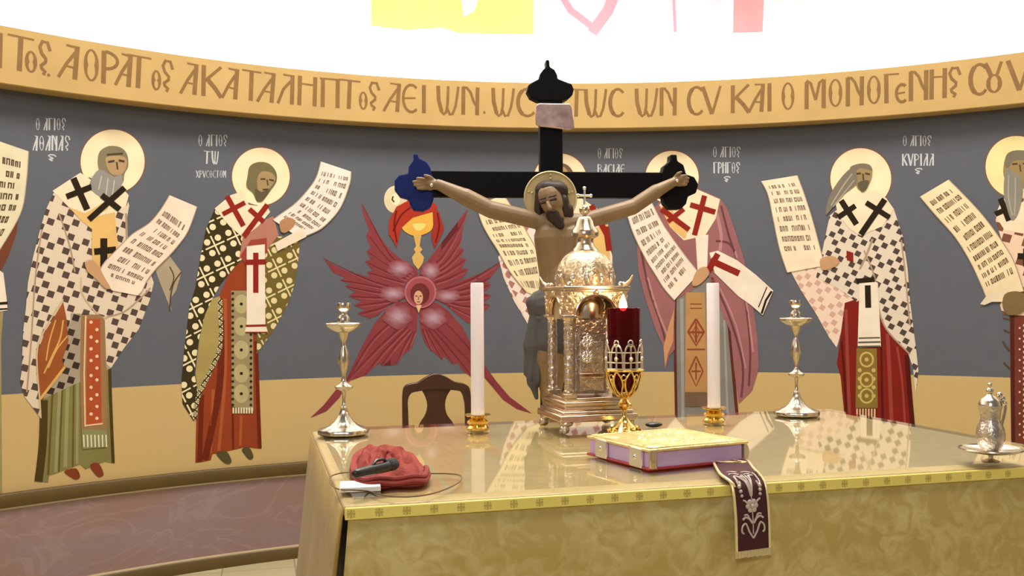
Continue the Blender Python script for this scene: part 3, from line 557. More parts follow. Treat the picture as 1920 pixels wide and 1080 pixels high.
ST('cuff_line', [([(1896, 600), (1880, 596)], 2), ([(1893, 624), (1882, 618)], 3), ([(1893, 658), (1886, 650), (1880, 640)], 3), ([(1894, 692), (1882, 680)], 3)], pt('cuffl', (84, 62, 36)), 4, s)
# ---- bishop cut by the left edge
s = mural('painted_saint', 'painted bishop cut by the left edge, only lettered scroll and dark robe showing', 'mural figure', -60, 930, 'bishop saints painted on the apse wall')
P('robe', [(36, 396), (30, 440), (16, 480), (0, 512), (-40, 560), (-160, 560), (-150, 400), (-60, 380)], pt('robeG', (112, 62, 42)), 2, s)
P('tunic', [(-20, 540), (2, 515), (8, 560), (2, 640), (4, 925), (-140, 950), (-140, 560)], pt('tunG', (150, 132, 84)), 1, s)
P('stole_end', [(-40, 480), (6, 512), (12, 560), (14, 582), (-40, 590)], pt('white', (228, 208, 184)), 3, s)
ST('stole_stripe', [([(-40, 572), (14, 568)], 5), ([(-40, 582), (14, 579)], 3)], black, 4, s)
scroll(s, [(-60, 245), (-64, 320), (-74, 400), (-80, 460)], [(53, 284), (49, 340), (38, 400), (-2, 470)], 7, 6, (216, 200, 162), f0=.16, f1=.9, ink=(90, 72, 50))

# ------------------------------------------------------------------ lettering
def arc(cx, cy, rx, ry, a0, a1, n=12): return [(cx+rx*cos(radians(a0+(a1-a0)*k/n)), cy+ry*sin(radians(a0+(a1-a0)*k/n))) for k in range(n+1)]
T, M_, H_ = 'T', 'm', 'h'
GL = {
 'A': [([(.4, .99), (.86, .96)], H_), ([(.82, 1), (.72, 0)], T), ([(.74, .8), (.42, .45), (.1, 0)], M_), ([(.3, .38), (.74, .34)], H_)],
 'L': [([(.4, .99), (.86, .96)], H_), ([(.82, 1), (.78, 0)], T), ([(.76, .8), (.4, .5), (.14, 0)], M_)],
 'O': [('ring', .5, .5, .42, .49)], 'o': [('ring', .5, .32, .42, .32)],
 'P': [([(.2, 1), (.16, 0)], T), (arc(.25, .72, .65, .26, 90, -90), M_)],
 'T': [([(0, 1), (1, .97)], H_), ([(.5, 1), (.44, 0)], T)],
 's': [([(.95, .72), (.75, .96), (.35, .97), (.15, .8), (.3, .62), (.62, .48), (.6, .38), (.25, .26), (.3, .18), (.55, .1), (.42, 0)], M_)],
 'K': [([(.14, 1), (.12, 0)], T), ([(.9, 1), (.2, .5)], M_), ([(.3, .56), (.62, .3), (.9, 0)], T)],
 'H': [([(.16, 1), (.12, 0)], T), ([(.86, 1), (.82, 0)], T), ([(.14, .74), (.86, .72)], H_)],
 'Pi': [([(.16, 1), (.14, 0)], T), ([(.84, 1), (.82, 0)], T), ([(.02, .98), (.98, .98)], H_)],
 'E': [(arc(.6, .5, .48, .48, 50, 310, 18), M_), ([(.2, .5), (.85, .52)], H_)], 'e': [(arc(.6, .3, .48, .3, 50, 310, 14), M_), ([(.2, .3), (.85, .32)], H_)],
 'I': [([(.5, 1), (.48, 0)], T)],
 'W': [([(.08, 1), (.1, .5), (.22, .08)], T), ([(.2, .1), (.3, .0), (.4, .06), (.47, .35), (.5, 1)], M_), ([(.46, .2), (.56, .0), (.68, .02), (.8, .3), (.88, .7), (.92, 1)], M_)],
 'N': [([(.14, 1), (.12, 0)], T), ([(.88, 1), (.84, 0)], T), ([(.1, .98), (.32, .97), (.52, .8), (.66, .5), (.84, .3)], M_)],
 'C': [(arc(.62, .5, .48, .49, 45, 315, 20), M_), (arc(.62, .5, .48, .49, 120, 240, 10), T)],
 'V': [([(.05, 1), (.5, 0)], T), ([(.52, 0), (.95, 1)], M_)],
 'M': [([(.12, .96), (.1, 0)], T), ([(.9, 1), (.88, 0)], T), ([(.1, 1), (.3, .9), (.52, .3)], M_), ([(.52, .3), (.7, .9), (.9, 1)], M_)],
 'G': [([(.2, 1), (.2, 0)], T), ([(.05, .98), (1, .97)], H_)],
 'OU': [('ring', .5, .31, .42, .31), ([(.36, .55), (.2, .8), (.04, 1)], T), ([(.64, .55), (.78, .8), (.9, 1)], M_)],
 'Th': [('ring', .5, .5, .42, .49), ([(.1, .5), (.9, .5)], H_)],
 'B': [([(.14, 1), (.12, 0)], T), (arc(.2, .76, .6, .22, 90, -90), M_), (arc(.2, .28, .7, .27, 90, -90), M_)],
 'X': [([(.05, 1), (.95, 0)], T), ([(.9, 1), (.08, 0)], M_)], 'Y': [([(.05, 1), (.5, .45)], M_), ([(.95, 1), (.5, .45)], M_), ([(.5, .5), (.5, 0)], T)],
}
def glyph(ch, u0, u1, z0, z1, wt):
    out = []; W_, Hh = u1-u0, z1-z0; ws = {'T': wt, 'm': wt*.68, 'h': wt*.4}
    f = lambda p: (u0+p[0]*W_, z0+p[1]*Hh)
    for g in GL[ch]:
        if g[0] == 'ring':
            _, cx, cy, rx, ry = g; n = 24
            pts = [f((cx+rx*cos(2*pi*k/n), cy+ry*sin(2*pi*k/n))) for k in range(n+1)]
            inn = []
            for k in range(n+1):
                a = 2*pi*k/n; w = wt*(.4+.55*abs(cos(a)))
                c0 = f((cx, cy)); px_, py_ = pts[k]; d = math.hypot(px_-c0[0], py_-c0[1]) or 1
                inn.append((px_+(c0[0]-px_)*w/d, py_+(c0[1]-py_)*w/d))
            out += [[pts[k], pts[k+1], inn[k+1], inn[k]] for k in range(n)]
        else:
            pts = [f(p) for p in g[0]]; w = ws[g[1]]; out += strokepoly(pts, w)
            if len(pts) > 2: out += [[(p[0]+w*.5*cos(2*pi*k/8), p[1]+w*.5*sin(2*pi*k/8)) for k in range(8)] for p in pts[1:-1]]
    return out
ink = mat('cornice_ink', (122, 84, 28), .6, var=.1, vs=14)
ZT, ZB = 2.688-.265*.135, 2.688-.265*.745
LET = [('H', -30, 5), ('T', 14, 64), ('o', 44, 72), ('s', 71, 95), ('A', 104, 154), ('O', 154, 188), ('P', 188, 224), ('A', 212, 252), ('T', 238, 284), ('o', 282, 304), ('s', 302, 325),
 ('A', 334, 376), ('K', 376, 419), ('A', 412, 452), ('T', 454, 490), ('A', 478, 521), ('L', 515, 556), ('H', 556, 597), ('Pi', 599, 640), ('T', 636, 676), ('o', 671, 691), ('s', 690, 712),
 ('A', 715, 756), ('E', 752, 784), ('I', 783, 807), ('W', 818, 863), ('N', 864, 900), ('W', 921, 967), ('C', 966, 1003), ('A', 1004, 1040), ('Y', 1036, 1072), ('T', 1064, 1100), ('W', 1095, 1140), ('C', 1140, 1170),
 ('W', 1190, 1236), ('N', 1236, 1270), ('C', 1287, 1318), ('V', 1316, 1353), ('K', 1369, 1408), ('A', 1400, 1438), ('I', 1430, 1456), ('O', 1463, 1492), ('M', 1508, 1549), ('O', 1551, 1582), ('N', 1585, 1621), ('O', 1623, 1654), ('G', 1656, 1686), ('e', 1678, 1700),
 ('N', 1703, 1742), ('H', 1742, 1777), ('s', 1777, 1802), ('C', 1815, 1850), ('OU', 1846, 1882), ('V', 1888, 1934), ('C', 1950, 1990)]
def yband(x): return 540
def letter_u(x):
    # follow the middle line of the band at this column
    y = 140
    for _ in range(6):
        u, z = wuv(x, y, RB); y += (z-2.555)*360
    return u
for ch, xa, xb in LET:
    polys = glyph(ch, letter_u(xa), letter_u(xb), ZB, ZT, .0235)
    _paint('letter', polys, ink, 1.2, cornice, rad=RB, px=False)
dots = [(91, 141), (908, 211)]
for x_, y_ in dots: uu, zz = wuv(x_, y_, RB); _paint('letter_dot', [[(uu+.008*cos(2*pi*k/10), zz+.008*sin(2*pi*k/10)) for k in range(10)]], ink, 1.2, cornice, rad=RB, px=False)
cap_ink = pt('caption', (196, 192, 186))
def caption(label, lines, mark=None):
    polys = []
    for txt, x0, x1, ytop, ybot, wt in lines:
        n = len(txt); cw = (x1-x0)/sum(.55 if c in ('I', ' ') else 1 for c in txt); x = x0
        for c in txt:
            w_ = cw*(.55 if c in ('I', ' ') else 1)
            if c != ' ':
                ua, zb = wuv(x+cw*.06, ybot); ub, zt = wuv(x+w_-cw*.06, ytop); polys += glyph(c, ua, ub, zb, zt, wt)
            x += w_
    if mark: 
        u, z = wuv(*mark); polys += glyph('s', u-.022, u+.022, z-.016, z+.016, .009)
    ax, ay = lines[0][1], lines[0][4]
    o = _paint('wall_caption', polys, cap_ink, 1, None, px=False); return tag(o, label, 'lettering', 'white captions painted on the apse wall')
caption('white painted Greek caption left of the halo of the green-tunic bishop, far left', [(['O', ' ', 'A', 'G', 'I', 'O', 's'], 66, 124, 222, 244, .0068), (['A', 'Th', 'A', 'N', 'A', 's'], 60, 132, 255, 282, .0085)], (97, 296))
caption('white painted Greek caption left of the halo of the black-robed bishop, three lines', [(['O', ' ', 'A', 'G', 'I', 'O', 's'], 371, 427, 253, 274, .0068), (['T', 'W'], 381, 411, 284, 307, .0085), (['X', 'P', 'V', 'C', 'O', 'C', 'T', 'O', 'M'], 367, 424, 320, 333, .0042)])
caption('white painted Greek caption right of the cross shaft above the right cross arm', [(['O', ' ', 'A', 'G', 'I', 'O', 's'], 1120, 1168, 278, 297, .0068), (['B', 'A', 'C', 'I', 'L', 'E'], 1120, 1172, 308, 325, .0085)])
caption('white painted Greek caption right of the halo of the rose-robed bishop', [(['O', ' ', 'A', 'G', 'I', 'O', 's'], 1336, 1389, 275, 295, .0068), (['G', 'P', 'H', 'G', 'O', 's'], 1337, 1388, 304, 325, .0085)], (1363, 336))
caption('white painted Greek caption right of the halo of the deep-red-tunic bishop', [(['O', ' ', 'A', 'G', 'I', 'O', 's'], 1692, 1747, 254, 274, .0068), (['K', 'V', 'P', 'I', 'L', 'L'], 1691, 1752, 288, 311, .0085)], (1722, 321))
# painting on the wall above the cove
def P2(name, pts, m, lay, parent): return _paint(name, [pts], m, lay, parent, rad=RU)
u, v = wuv(950, 62, RU); s = thing('upper_mural', 'brightly lit painted mural with yellow panel and pink robes above the lit cove', 'mural', cyl(u, v, RU-.0002))
P2('yellow_panel', [(696, -30), (1000, -30), (1000, 64), (860, 62), (830, 52), (760, 56), (696, 48)], mat('mural_yellow', (236, 210, 86), .6, var=.1, vs=6), 1, s)
P2('white_fold', [(860, -30), (905, -30), (890, 20), (870, 32)], upper, 2, s)
P2('pink_robe', [(1000, -30), (1380, -30), (1340, 60), (1230, 64), (1120, 62), (1000, 64)], mat('mural_blush', (222, 160, 168), .6, var=.1, vs=6), 1, s)
for q, w_ in (([(1040, -30), (1070, 20), (1110, 50)], 12), ([(1160, -30), (1140, 20), (1110, 62)], 20), ([(1262, -30), (1266, 60)], 5)):
    _paint('robe_fold', strokepoly(q, w_), mat('mural_rose', (206, 112, 122), .6), 2, s, rad=RU)
P2('red_fold', [(1376, -30), (1434, -30), (1430, 60), (1374, 62)], mat('mural_red', (214, 104, 104), .6, var=.1, vs=6), 2, s)
P2('pink_hem', [(1434, -30), (1512, -30), (1508, 22), (1480, 40), (1434, 58)], mat('mural_blush2', (224, 162, 160), .6, var=.1, vs=6), 1, s)
P2('violet_hem', [(300, -30), (590, -30), (585, 12), (430, 6), (310, -10)], mat('mural_violet', (214, 172, 214), .6, var=.1, vs=6), 1, s)
# ------------------------------------------------------------------ altar
TZ = 1.064
AX0, AX1, AY0, AY1 = -.797, .798, .1244, 1.127
alt = thing('altar_table', 'long altar under gold brocade cloth with a reflective glass top', 'altar', (0, .626, 0))
def AL(x, y, z): return (x, y-.626, z)
dark = mat('dark_wood', (58, 34, 18), .5)
bm = BM(); box(bm, AL(0, .63, .515), (1.5, .9, 1.03)); fin('table_body', bm, dark, alt, False)
cl_top = brocade('cloth_top', (166, 138, 82), (176, 148, 94), 46, .5)
cl_front = brocade('cloth_front', (180, 153, 82), (200, 178, 114), 40, .55)
cl_side = brocade('cloth_side', (140, 108, 36), (150, 118, 46), 30, .6)
bm = BM(); box(bm, AL(0, (AY0+AY1)/2, 1.046), (AX1-AX0, AY1-AY0, .02)); fin('tablecloth', bm, cl_top, alt, True, .006, 3)
def sheet(name, f, nu, nv, m, th=.004):
    bm = BM(); g = [[bm.verts.new(f(i/nu, j/nv)) for j in range(nv+1)] for i in range(nu+1)]
    for i in range(nu):
        for j in range(nv): bm.faces.new((g[i][j], g[i+1][j], g[i+1][j+1], g[i][j+1]))
    o = fin(name, bm, m, alt); s_ = o.modifiers.new('thick', 'SOLIDIFY'); s_.thickness = th; s_.offset = 0; return o
sheet('front_panel', lambda u, v: AL(-.789-.088*v+(1.584+.176*v)*u, AY0-.006-.012*v*(1+.8*sin(u*23)+.5*sin(u*51+1)), 1.045-1.025*v), 90, 10, cl_front)
sheet('back_panel', lambda u, v: AL(-.79+1.585*u, AY1+.002+.01*v*sin(u*20), 1.045-1.025*v), 40, 6, cl_front)
sheet('side_panel', lambda u, v: AL(AX0-.002-.115*v-.006*v*sin(u*17), AY0+.002+(AY1-AY0)*u, 1.049-1.03*v), 30, 12, cl_side)
sheet('side_panel', lambda u, v: AL(AX1+.002+.115*v+.006*v*sin(u*17), AY0+.002+(AY1-AY0)*u, 1.049-1.03*v), 30, 12, cl_side)
t = NT('border_trim'); tc = t.n('ShaderNodeTexCoord'); sp = t.n('ShaderNodeSeparateXYZ', [tc.outputs['Object']])
fx = t.ma('ABSOLUTE', t.ma('SUBTRACT', t.ma('FRACT', t.ma('MULTIPLY', sp.outputs[0], 21.)), .5)); fz = t.ma('ABSOLUTE', t.ma('MULTIPLY', t.ma('SUBTRACT', sp.outputs[2], 1.0445), 21.))
cx_ = t.ma('MAXIMUM', t.ma('MULTIPLY', t.ma('LESS_THAN', fx, .045), t.ma('LESS_THAN', fz, .15)), t.ma('MULTIPLY', t.ma('LESS_THAN', fz, .05), t.ma('LESS_THAN', fx, .15)))
dd = t.ma('ADD', t.ma('ABSOLUTE', t.ma('SUBTRACT', fx, .1)), t.ma('ABSOLUTE', t.ma('SUBTRACT', fz, .1)))
cx_ = t.ma('MAXIMUM', cx_, t.ma('LESS_THAN', dd, .045))
t.t.links.new(t.mix(t.ma('MULTIPLY', cx_, .55), alb((236, 214, 112)), alb((140, 110, 48))), t.b.inputs['Base Color']); t.b.inputs['Roughness'].default_value = .45; t.b.inputs['Metallic'].default_value = .15
bm = BM(); box(bm, AL(0, AY0-.009, 1.0445), (1.592, .006, .021)); fin('border_trim', bm, t.m, alt, True, .002)
t = NT('table_glass'); nt = t.t; out = nt.nodes['Material Output']; nt.nodes.remove(t.b)
gm = t.n('ShaderNodeNewGeometry'); fr = t.n('ShaderNodeMath', [t.n('ShaderNodeFresnel', [1.45]).outputs[0], t.ma('SUBTRACT', 1., gm.outputs['Backfacing'])], operation='MULTIPLY'); tr = t.n('ShaderNodeBsdfTransparent', [(.97, .98, .96, 1)]); gl = t.n('ShaderNodeBsdfGlossy', {'Roughness': .03, 'Color': (1, 1, 1, 1)})
mx = t.n('ShaderNodeMixShader', [fr.outputs[0], tr.outputs[0], gl.outputs[0]]); nt.links.new(mx.outputs[0], out.inputs[0])
bm = BM(); box(bm, AL(.004, (AY0+AY1)/2+.001, 1.0602), (1.566, .985, .0076)); fin('glass_top', bm, t.m, alt, False)

# ------------------------------------------------------------------ metals
silver = mat('silver', (.62, .55, .46), .22, 1., raw=True, var=.12, vs=30)
silver_e = mat('silver_embossed', (.62, .53, .44), .27, 1., raw=True, var=.2, vs=60, bump=.5, bs=90)
gilt_e = mat('gilt_embossed', (.80, .63, .42), .28, 1., raw=True, var=.2, vs=50, bump=.35, bs=120)
gilt = mat('gilt', (.72, .58, .43), .22, 1., raw=True, var=.1, vs=40)
brass = mat('brass', (.88, .62, .20), .15, 1., raw=True)
pale_silver = mat('pale_silver', (.9, .88, .86), .14, 1., raw=True)
wax = mat('candle_wax', (.92, .88, .96), .45, raw=True); wax.node_tree.nodes['Principled BSDF'].inputs['Subsurface Weight'].default_value = .15
wick = mat('wick', (96, 30, 18), .8)
def on_table(x, y): p = onz(x, y, TZ); return (p.x, p.y, TZ)
# ---- candlesticks
def candlestick(lab, loc, rz):
    s = thing('candlestick', lab, 'candlestick', loc, rz, 'silver candlesticks on the altar')
    bm = BM(); lathe(bm, [(.060, 0), (.066, .003), (.067, .009), (.064, .014), (.050, .018), (.036, .024), (.024, .034), (.014, .05), (.009, .062), (.009, .066)], seg=56, lobes=8, amp=.035); fin('base', bm, silver, s)
    bm = BM(); lathe(bm, [(.005, .062), (.008, .066), (.009, .070), (.005, .075), (.004, .088), (.005, .106), (.007, .112), (.022, .118), (.024, .124), (.012, .130), (.007, .136), (.006, .146), (.006, .152), (.009, .164), (.0145, .182), (.0155, .196), (.013, .210), (.008, .224), (.006, .232), (.007, .24), (.011, .25), (.015, .262), (.017, .268)], seg=32); fin('stem', bm, silver, s)
    bm = BM(); lathe(bm, [(.012, .262), (.03, .270), (.043, .279), (.046, .286), (.044, .288), (.03, .283), (.012, .281)], seg=48, lobes=6, amp=.045); fin('drip_pan', bm, silver, s)
    bm = BM(); lathe(bm, [(.012, .281), (.016, .288), (.016, .302), (.011, .308), (.010, .316), (.014, .322), (.018, .326), (.019, .335), (.017, .341), (.012, .341), (.011, .33)], seg=32); fin('socket', bm, silver, s)
    return s
candlestick('silver candlestick at the back left corner of the altar', on_table(645, 814), .2)
candlestick('silver candlestick at the back right of the altar', on_table(1494, 779), .6)
# ---- candles in brass holders
def candle(side, x, y, h):
    loc = on_table(x, y)
    hd = thing('candle_holder', 'low polished brass holder under the %s white candle' % side, 'candle holder', loc, 0, 'brass candle holders on the altar')
    bm = BM(); lathe(bm, [(.027, 0), (.031, .002), (.031, .008), (.026, .012), (.023, .016), (.028, .020), (.029, .025), (.022, .030), (.016, .034), (.017, .0365)]); fin('base', bm, brass, hd)
    bm = BM(); lathe(bm, [(.014, .036), (.030, .0375), (.034, .041), (.034, .043), (.029, .042), (.018, .041), (.012, .041)]); fin('dish', bm, brass, hd)
    cd = thing('candle', 'tall white pillar candle, the %s of the two, unlit' % side, 'candle', (loc[0], loc[1], TZ+.0415), 0, 'white candles on the altar')
    bm = BM(); lathe(bm, [(.0172, 0), (.0178, .002), (.0174, h-.004), (.0160, h), (.012, h-.002), (.003, h-.003)], seg=32); fin('wax', bm, wax, cd)
    bm = BM(); ball(bm, (0, 0, h+.003), .0065, (1, 1, .75), 12); tube(bm, [(0, 0, h-.003), (0, 0, h+.008), (.002, 0, h+.013)], .0012, 6); fin('wick', bm, wick, cd)
candle('left', 896, 807, .350)
candle('right', 1339, 792, .348)

# ------------------------------------------------------------------ tabernacle
tb = thing('tabernacle', 'domed silver-gilt tabernacle with corner columns and a cross on top', 'tabernacle', (-.09, .902, TZ))
def TP(name, bm, m, par=None, sm=True, bev=0): return fin(name, bm, m, par or tb, sm, bev)
for sx in (-1, 1):
    for sy in (-1, 1):
        bm = BM(); ball(bm, (sx*.09, sy*.09, .013), .0135, (1, 1, .95)); ball(bm, (sx*.084, sy*.084, .027), .016, (1.2, 1.2, .6)); ball(bm, (sx*.098, sy*.092, .008), .007); ball(bm, (sx*.092, sy*.099, .008), .007); TP('foot', bm, silver_e)
bm = BM(); box(bm, (0, 0, .040), (.212, .212, .018)); TP('plinth', bm, gilt, bev=.004)
bm = BM(); box(bm, (0, 0, .053), (.196, .196, .01)); box(bm, (0, 0, .064), (.176, .176, .014)); TP('lower_step', bm, gilt, bev=.004)
bm = BM(); box(bm, (0, 0, .076), (.182, .182, .012)); box(bm, (0, 0, .086), (.172, .172, .01)); TP('upper_step', bm, gilt, bev=.004)
bm = BM(); box(bm, (0, 0, .232), (.086, .086, .27)); sh = TP('shrine', bm, mat('silver_dark', (.42, .35, .30), .3, 1., raw=True, var=.25, vs=50, bump=.5, bs=90), sm=False, bev=.002)
bm = BM(); box(bm, (0, -.045, .17), (.066, .006, .13)); dr = TP('door', bm, silver_e, bev=.002)
bm = BM(); box(bm, (0, -.049, .146), (.07, .008, .012)); TP('door_rail', bm, gilt, dr, bev=.002)
bm = BM()
for dz in (.235, .195):
    for k in range(8):
        a = 2*pi*k/8; ball(bm, (-.012+.011*cos(a), -.05, dz+.012*sin(a)), .0062, (1, .6, 1), 10)
    ball(bm, (-.012, -.052, dz), .007, (1, .6, 1), 10); ball(bm, (-.012, -.05, dz+.017), .005, (.8, .6, 1.3), 8)
TP('silver_emblem', bm, pale_silver, dr)['label'] = 'bright silver emblem'
for sx in (-1, 1):
    for sy in (-1, 1):
        c = (sx*.071, sy*.071)
        bm = BM(); prof = []
        for k in range(45): z = .112+k*.0039; prof.append((.0128+.0007*sin(k*1.3), z))
        lathe(bm, prof, (c[0], c[1], 0), 24, 6, .05); cl = TP('column', bm, silver_e)
        bm = BM(); box(bm, (c[0], c[1], .096), (.034, .034, .012)); lathe(bm, [(.015, .10), (.016, .106), (.012, .113)], (c[0], c[1], 0)); TP('column_base', bm, gilt, cl, bev=.002)
        bm = BM(); lathe(bm, [(.011, .28), (.014, .285), (.012, .289), (.018, .298)], (c[0], c[1], 0)); box(bm, (c[0], c[1], .301), (.038, .038, .008)); TP('capital', bm, gilt, cl, bev=.0015)
arch = [(-.086, .305)]+[(-.055, .305)]+[(.055*cos(a), .305+.05*sin(a)) for a in [pi-pi*k/20 for k in range(21)]][1:-1]+[(.055, .305), (.086, .305), (.086, .372), (-.086, .372)]
for k in range(4):
    M = Matrix.Rotation(k*pi/2, 4, 'Z'); bm = BM(); prism(bm, arch if k % 2 == 0 else [(max(-.0758, min(.0758, a)), b) for a, b in arch], -.086, -.076, M); ap = TP('arch_panel', bm, gilt_e, sm=False)
    bm = BM(); tube(bm, [M @ Vector((.056*cos(a), -.087, .305+.051*sin(a))) for a in [pi*q/24 for q in range(25)]], .0035, 8); TP('arch_moulding', bm, gilt, ap)
    bm = BM()
    for sx in (-1, 1):
        for q in range(5):
            bp = M @ Vector((sx*(.066+.006*(q % 2)+.004*(q//3)), -.087, .322+.010*q)); ball(bm, bp, .0052, (1, 1, 1), 8)
    ball(bm, M @ Vector((0, -.087, .363)), .008, seg=10); TP('relief', bm, gilt_e, ap)
bm = BM(); lathe(bm, [(.055, .296), (.058, .33), (.05, .352), (.03, .364), (.0, .366)]); TP('inner_canopy', bm, gilt)
for sx in (-1, 1):
    bm = BM(); box(bm, (sx*.068, 0, .33), (.008, .135, .072)); TP('side_niche', bm, mat('niche_gilt', (.60, .44, .24), .6, .35, raw=True, var=.15, vs=40), sm=False)
bm = BM(); box(bm, (0, 0, .375), (.186, .186, .009)); box(bm, (0, 0, .3675), (.178, .178, .008)); TP('cornice', bm, gilt, bev=.002)
for sx in (-1, 1):
    for sy in (-1, 1):
        bm = BM(); tube(bm, cr([(sx*.078, sy*.078, .378), (sx*.084, sy*.084, .384), (sx*.092, sy*.092, .394), (sx*.098, sy*.098, .408)], 4), [.008-.0005*k for k in range(13)], 8); ball(bm, (sx*.07, sy*.082, .384), .008, (1, .7, 1), 8); ball(bm, (sx*.082, sy*.07, .384), .008, (.7, 1, 1), 8); TP('corner_leaf', bm, gilt)
bm = BM(); lathe(bm, [(.076, .378), (.079, .384), (.078, .41), (.076, .425), (.069, .445), (.056, .462), (.040, .472), (.033, .476)], seg=64, lobes=12, amp=.022); dm = TP('dome', bm, gilt_e)
bm = BM()
for k in range(12):
    a = 2*pi*(k+.5)/12; ball(bm, (.074*cos(a), .074*sin(a), .398), .011, (.8, .8, 1.5), 12)
TP('dome_relief', bm, silver_e, dm)
bm = BM(); lathe(bm, [(.036, .474), (.034, .48), (.026, .488), (.023, .500), (.024, .508), (.030, .512)]); TP('dome_neck', bm, gilt)
bm = BM(); lathe(bm, [(.028, .511), (.037, .515), (.038, .524), (.034, .532), (.026, .542), (.022, .556), (.016, .566), (.008, .57)]); TP('lantern_cap', bm, gilt)
bm = BM(); ball(bm, (0, 0, .586), .0145); lathe(bm, [(.01, .566), (.006, .572), (.008, .576)]); TP('orb', bm, gilt)
bm = BM(); tube(bm, [(0, 0, .598), (0, 0, .642)], .0032, 8); tube(bm, [(-.017, 0, .624), (.017, 0, .624)], .0032, 8)
for p in ((-.018, 0, .624), (.018, 0, .624), (0, 0, .644)): ball(bm, p, .0052, seg=10)
TP('cross', bm, pale_silver)

# ------------------------------------------------------------------ standing oil lamp
lp = thing('oil_lamp', 'gold filigree oil lamp with lit red glass cup in front of the tabernacle', 'oil lamp', (-.046, .735, TZ))
def LPart(n, bm, m, par=None): return fin(n, bm, m, par or lp)
bm = BM(); lathe(bm, [(.05, 0), (.052, .003), (.049, .007), (.040, .014), (.030, .024), (.018, .034), (.010, .044), (.007, .055), (.007, .066), (.012, .07), (.019, .076), (.019, .082), (.011, .088), (.008, .096), (.013, .101)], seg=40); bs_ = LPart('base', bm, brass)
bm = BM()
for k in range(10):
    a = 2*pi*k/10
    tube(bm, [((.044-.012*q/5)*cos(a+.22*sin(q*1.3)), (.044-.012*q/5)*sin(a+.22*sin(q*1.3)), .013+.012*q/5) for q in range(6)], .0025, 6)
    ball(bm, (.051*cos(a+.3), .051*sin(a+.3), .004), .005, seg=8)
LPart('scrollwork', bm, brass, bs_)
bm = BM()
def bowl_r(z): q = (z-.1)/.066; return .013+.034*math.sqrt(max(0, min(1, q)))
for k in range(8):
    a = 2*pi*k/8
    for sg in (-1, 1):
        tube(bm, [(bowl_r(.1+.066*q/10)*cos(a+sg*.32*sin(pi*q/10)), bowl_r(.1+.066*q/10)*sin(a+sg*.32*sin(pi*q/10)), .1+.066*q/10) for q in range(11)], .0026, 6)
    b_ = a+pi/8
    tube(bm, [(.043*cos(b_)+(.006*cos(w))*(-sin(b_)), .043*sin(b_)+(.006*cos(w))*cos(b_), .15+.007*sin(w)) for w in [2*pi*i/10 for i in range(10)]], .002, 6, True)
tube(bm, [(.048*cos(2*pi*k/40), .048*sin(2*pi*k/40), .167) for k in range(40)], .0032, 8, True); lathe(bm, [(.013, .098), (.016, .102), (.014, .106)])
LPart('bowl', bm, brass)
fili = mat('pale_gilt', (.82, .74, .58), .3, 1., raw=True)
bm = BM()
for k in range(8):
    a = 2*pi*k/8; pts = []
    for q in range(17):
        w = pi*q/16; b_ = a-(pi/8)*cos(w)*.9; zz = .17+.062*math.sqrt(max(0, sin(w))); pts.append((.0455*cos(b_), .0455*sin(b_), zz))
    tube(bm, pts, .0026, 6)
    tube(bm, [(.0455*cos(a+.13*cos(w)), .0455*sin(a+.13*cos(w)), .234+.008*sin(w)) for w in [2*pi*i/12 for i in range(12)]], .0022, 6, True)
    tube(bm, [(.0455*cos(a), .0455*sin(a), .17), (.0455*cos(a), .0455*sin(a), .226)], .0028, 6); ball(bm, (.047*cos(a), .047*sin(a), .196), .006, seg=8)
for zz, rr in ((.171, .046), (.187, .046), (.212, .046)): tube(bm, [(rr*cos(2*pi*k/40), rr*sin(2*pi*k/40), zz) for k in range(40)], .002, 6, True)
LPart('crown', bm, fili)
t = NT('red_glass'); t.b.inputs['Base Color'].default_value = (.24, .008, .014, 1); t.b.inputs['Transmission Weight'].default_value = .85; t.b.inputs['IOR'].default_value = 1.25; t.b.inputs['Roughness'].default_value = .06
bm = BM(); lathe(bm, [(.018, .112), (.032, .13), (.039, .17), (.0415, .25), (.0425, .322), (.0405, .323), (.0395, .25), (.037, .17), (.03, .132), (.016, .116)], seg=40); LPart('glass_cup', bm, t.m)
t = NT('flame'); t.b.inputs['Base Color'].default_value = (1, .7, .3, 1); t.b.inputs['Emission Color'].default_value = (1, .74, .38, 1); t.b.inputs['Emission Strength'].default_value = 9
bm = BM(); lathe(bm, [(0, .314), (.007, .318), (.0105, .326), (.009, .336), (.005, .347), (0, .358)], (-.006, -.012, 0), 20); fl = LPart('flame', bm, t.m); fl.location.x = 0
bm = BM(); tube(bm, [(-.006, -.012, .24), (-.006, -.012, .318)], .0015, 6); lathe(bm, [(.0, .252), (.036, .252), (.036, .256), (0, .257)]); LPart('float_wick', bm, mat('oil_dark', (70, 22, 16), .3))
ld = D.lights.new('lamp_flame', 'POINT'); ld.energy = .8; ld.color = (1, .55, .22); ld.shadow_soft_size = .012
lo = D.objects.new('lamp_flame', ld); COL.objects.link(lo); lo.location = (-.052, .715, TZ+.375)

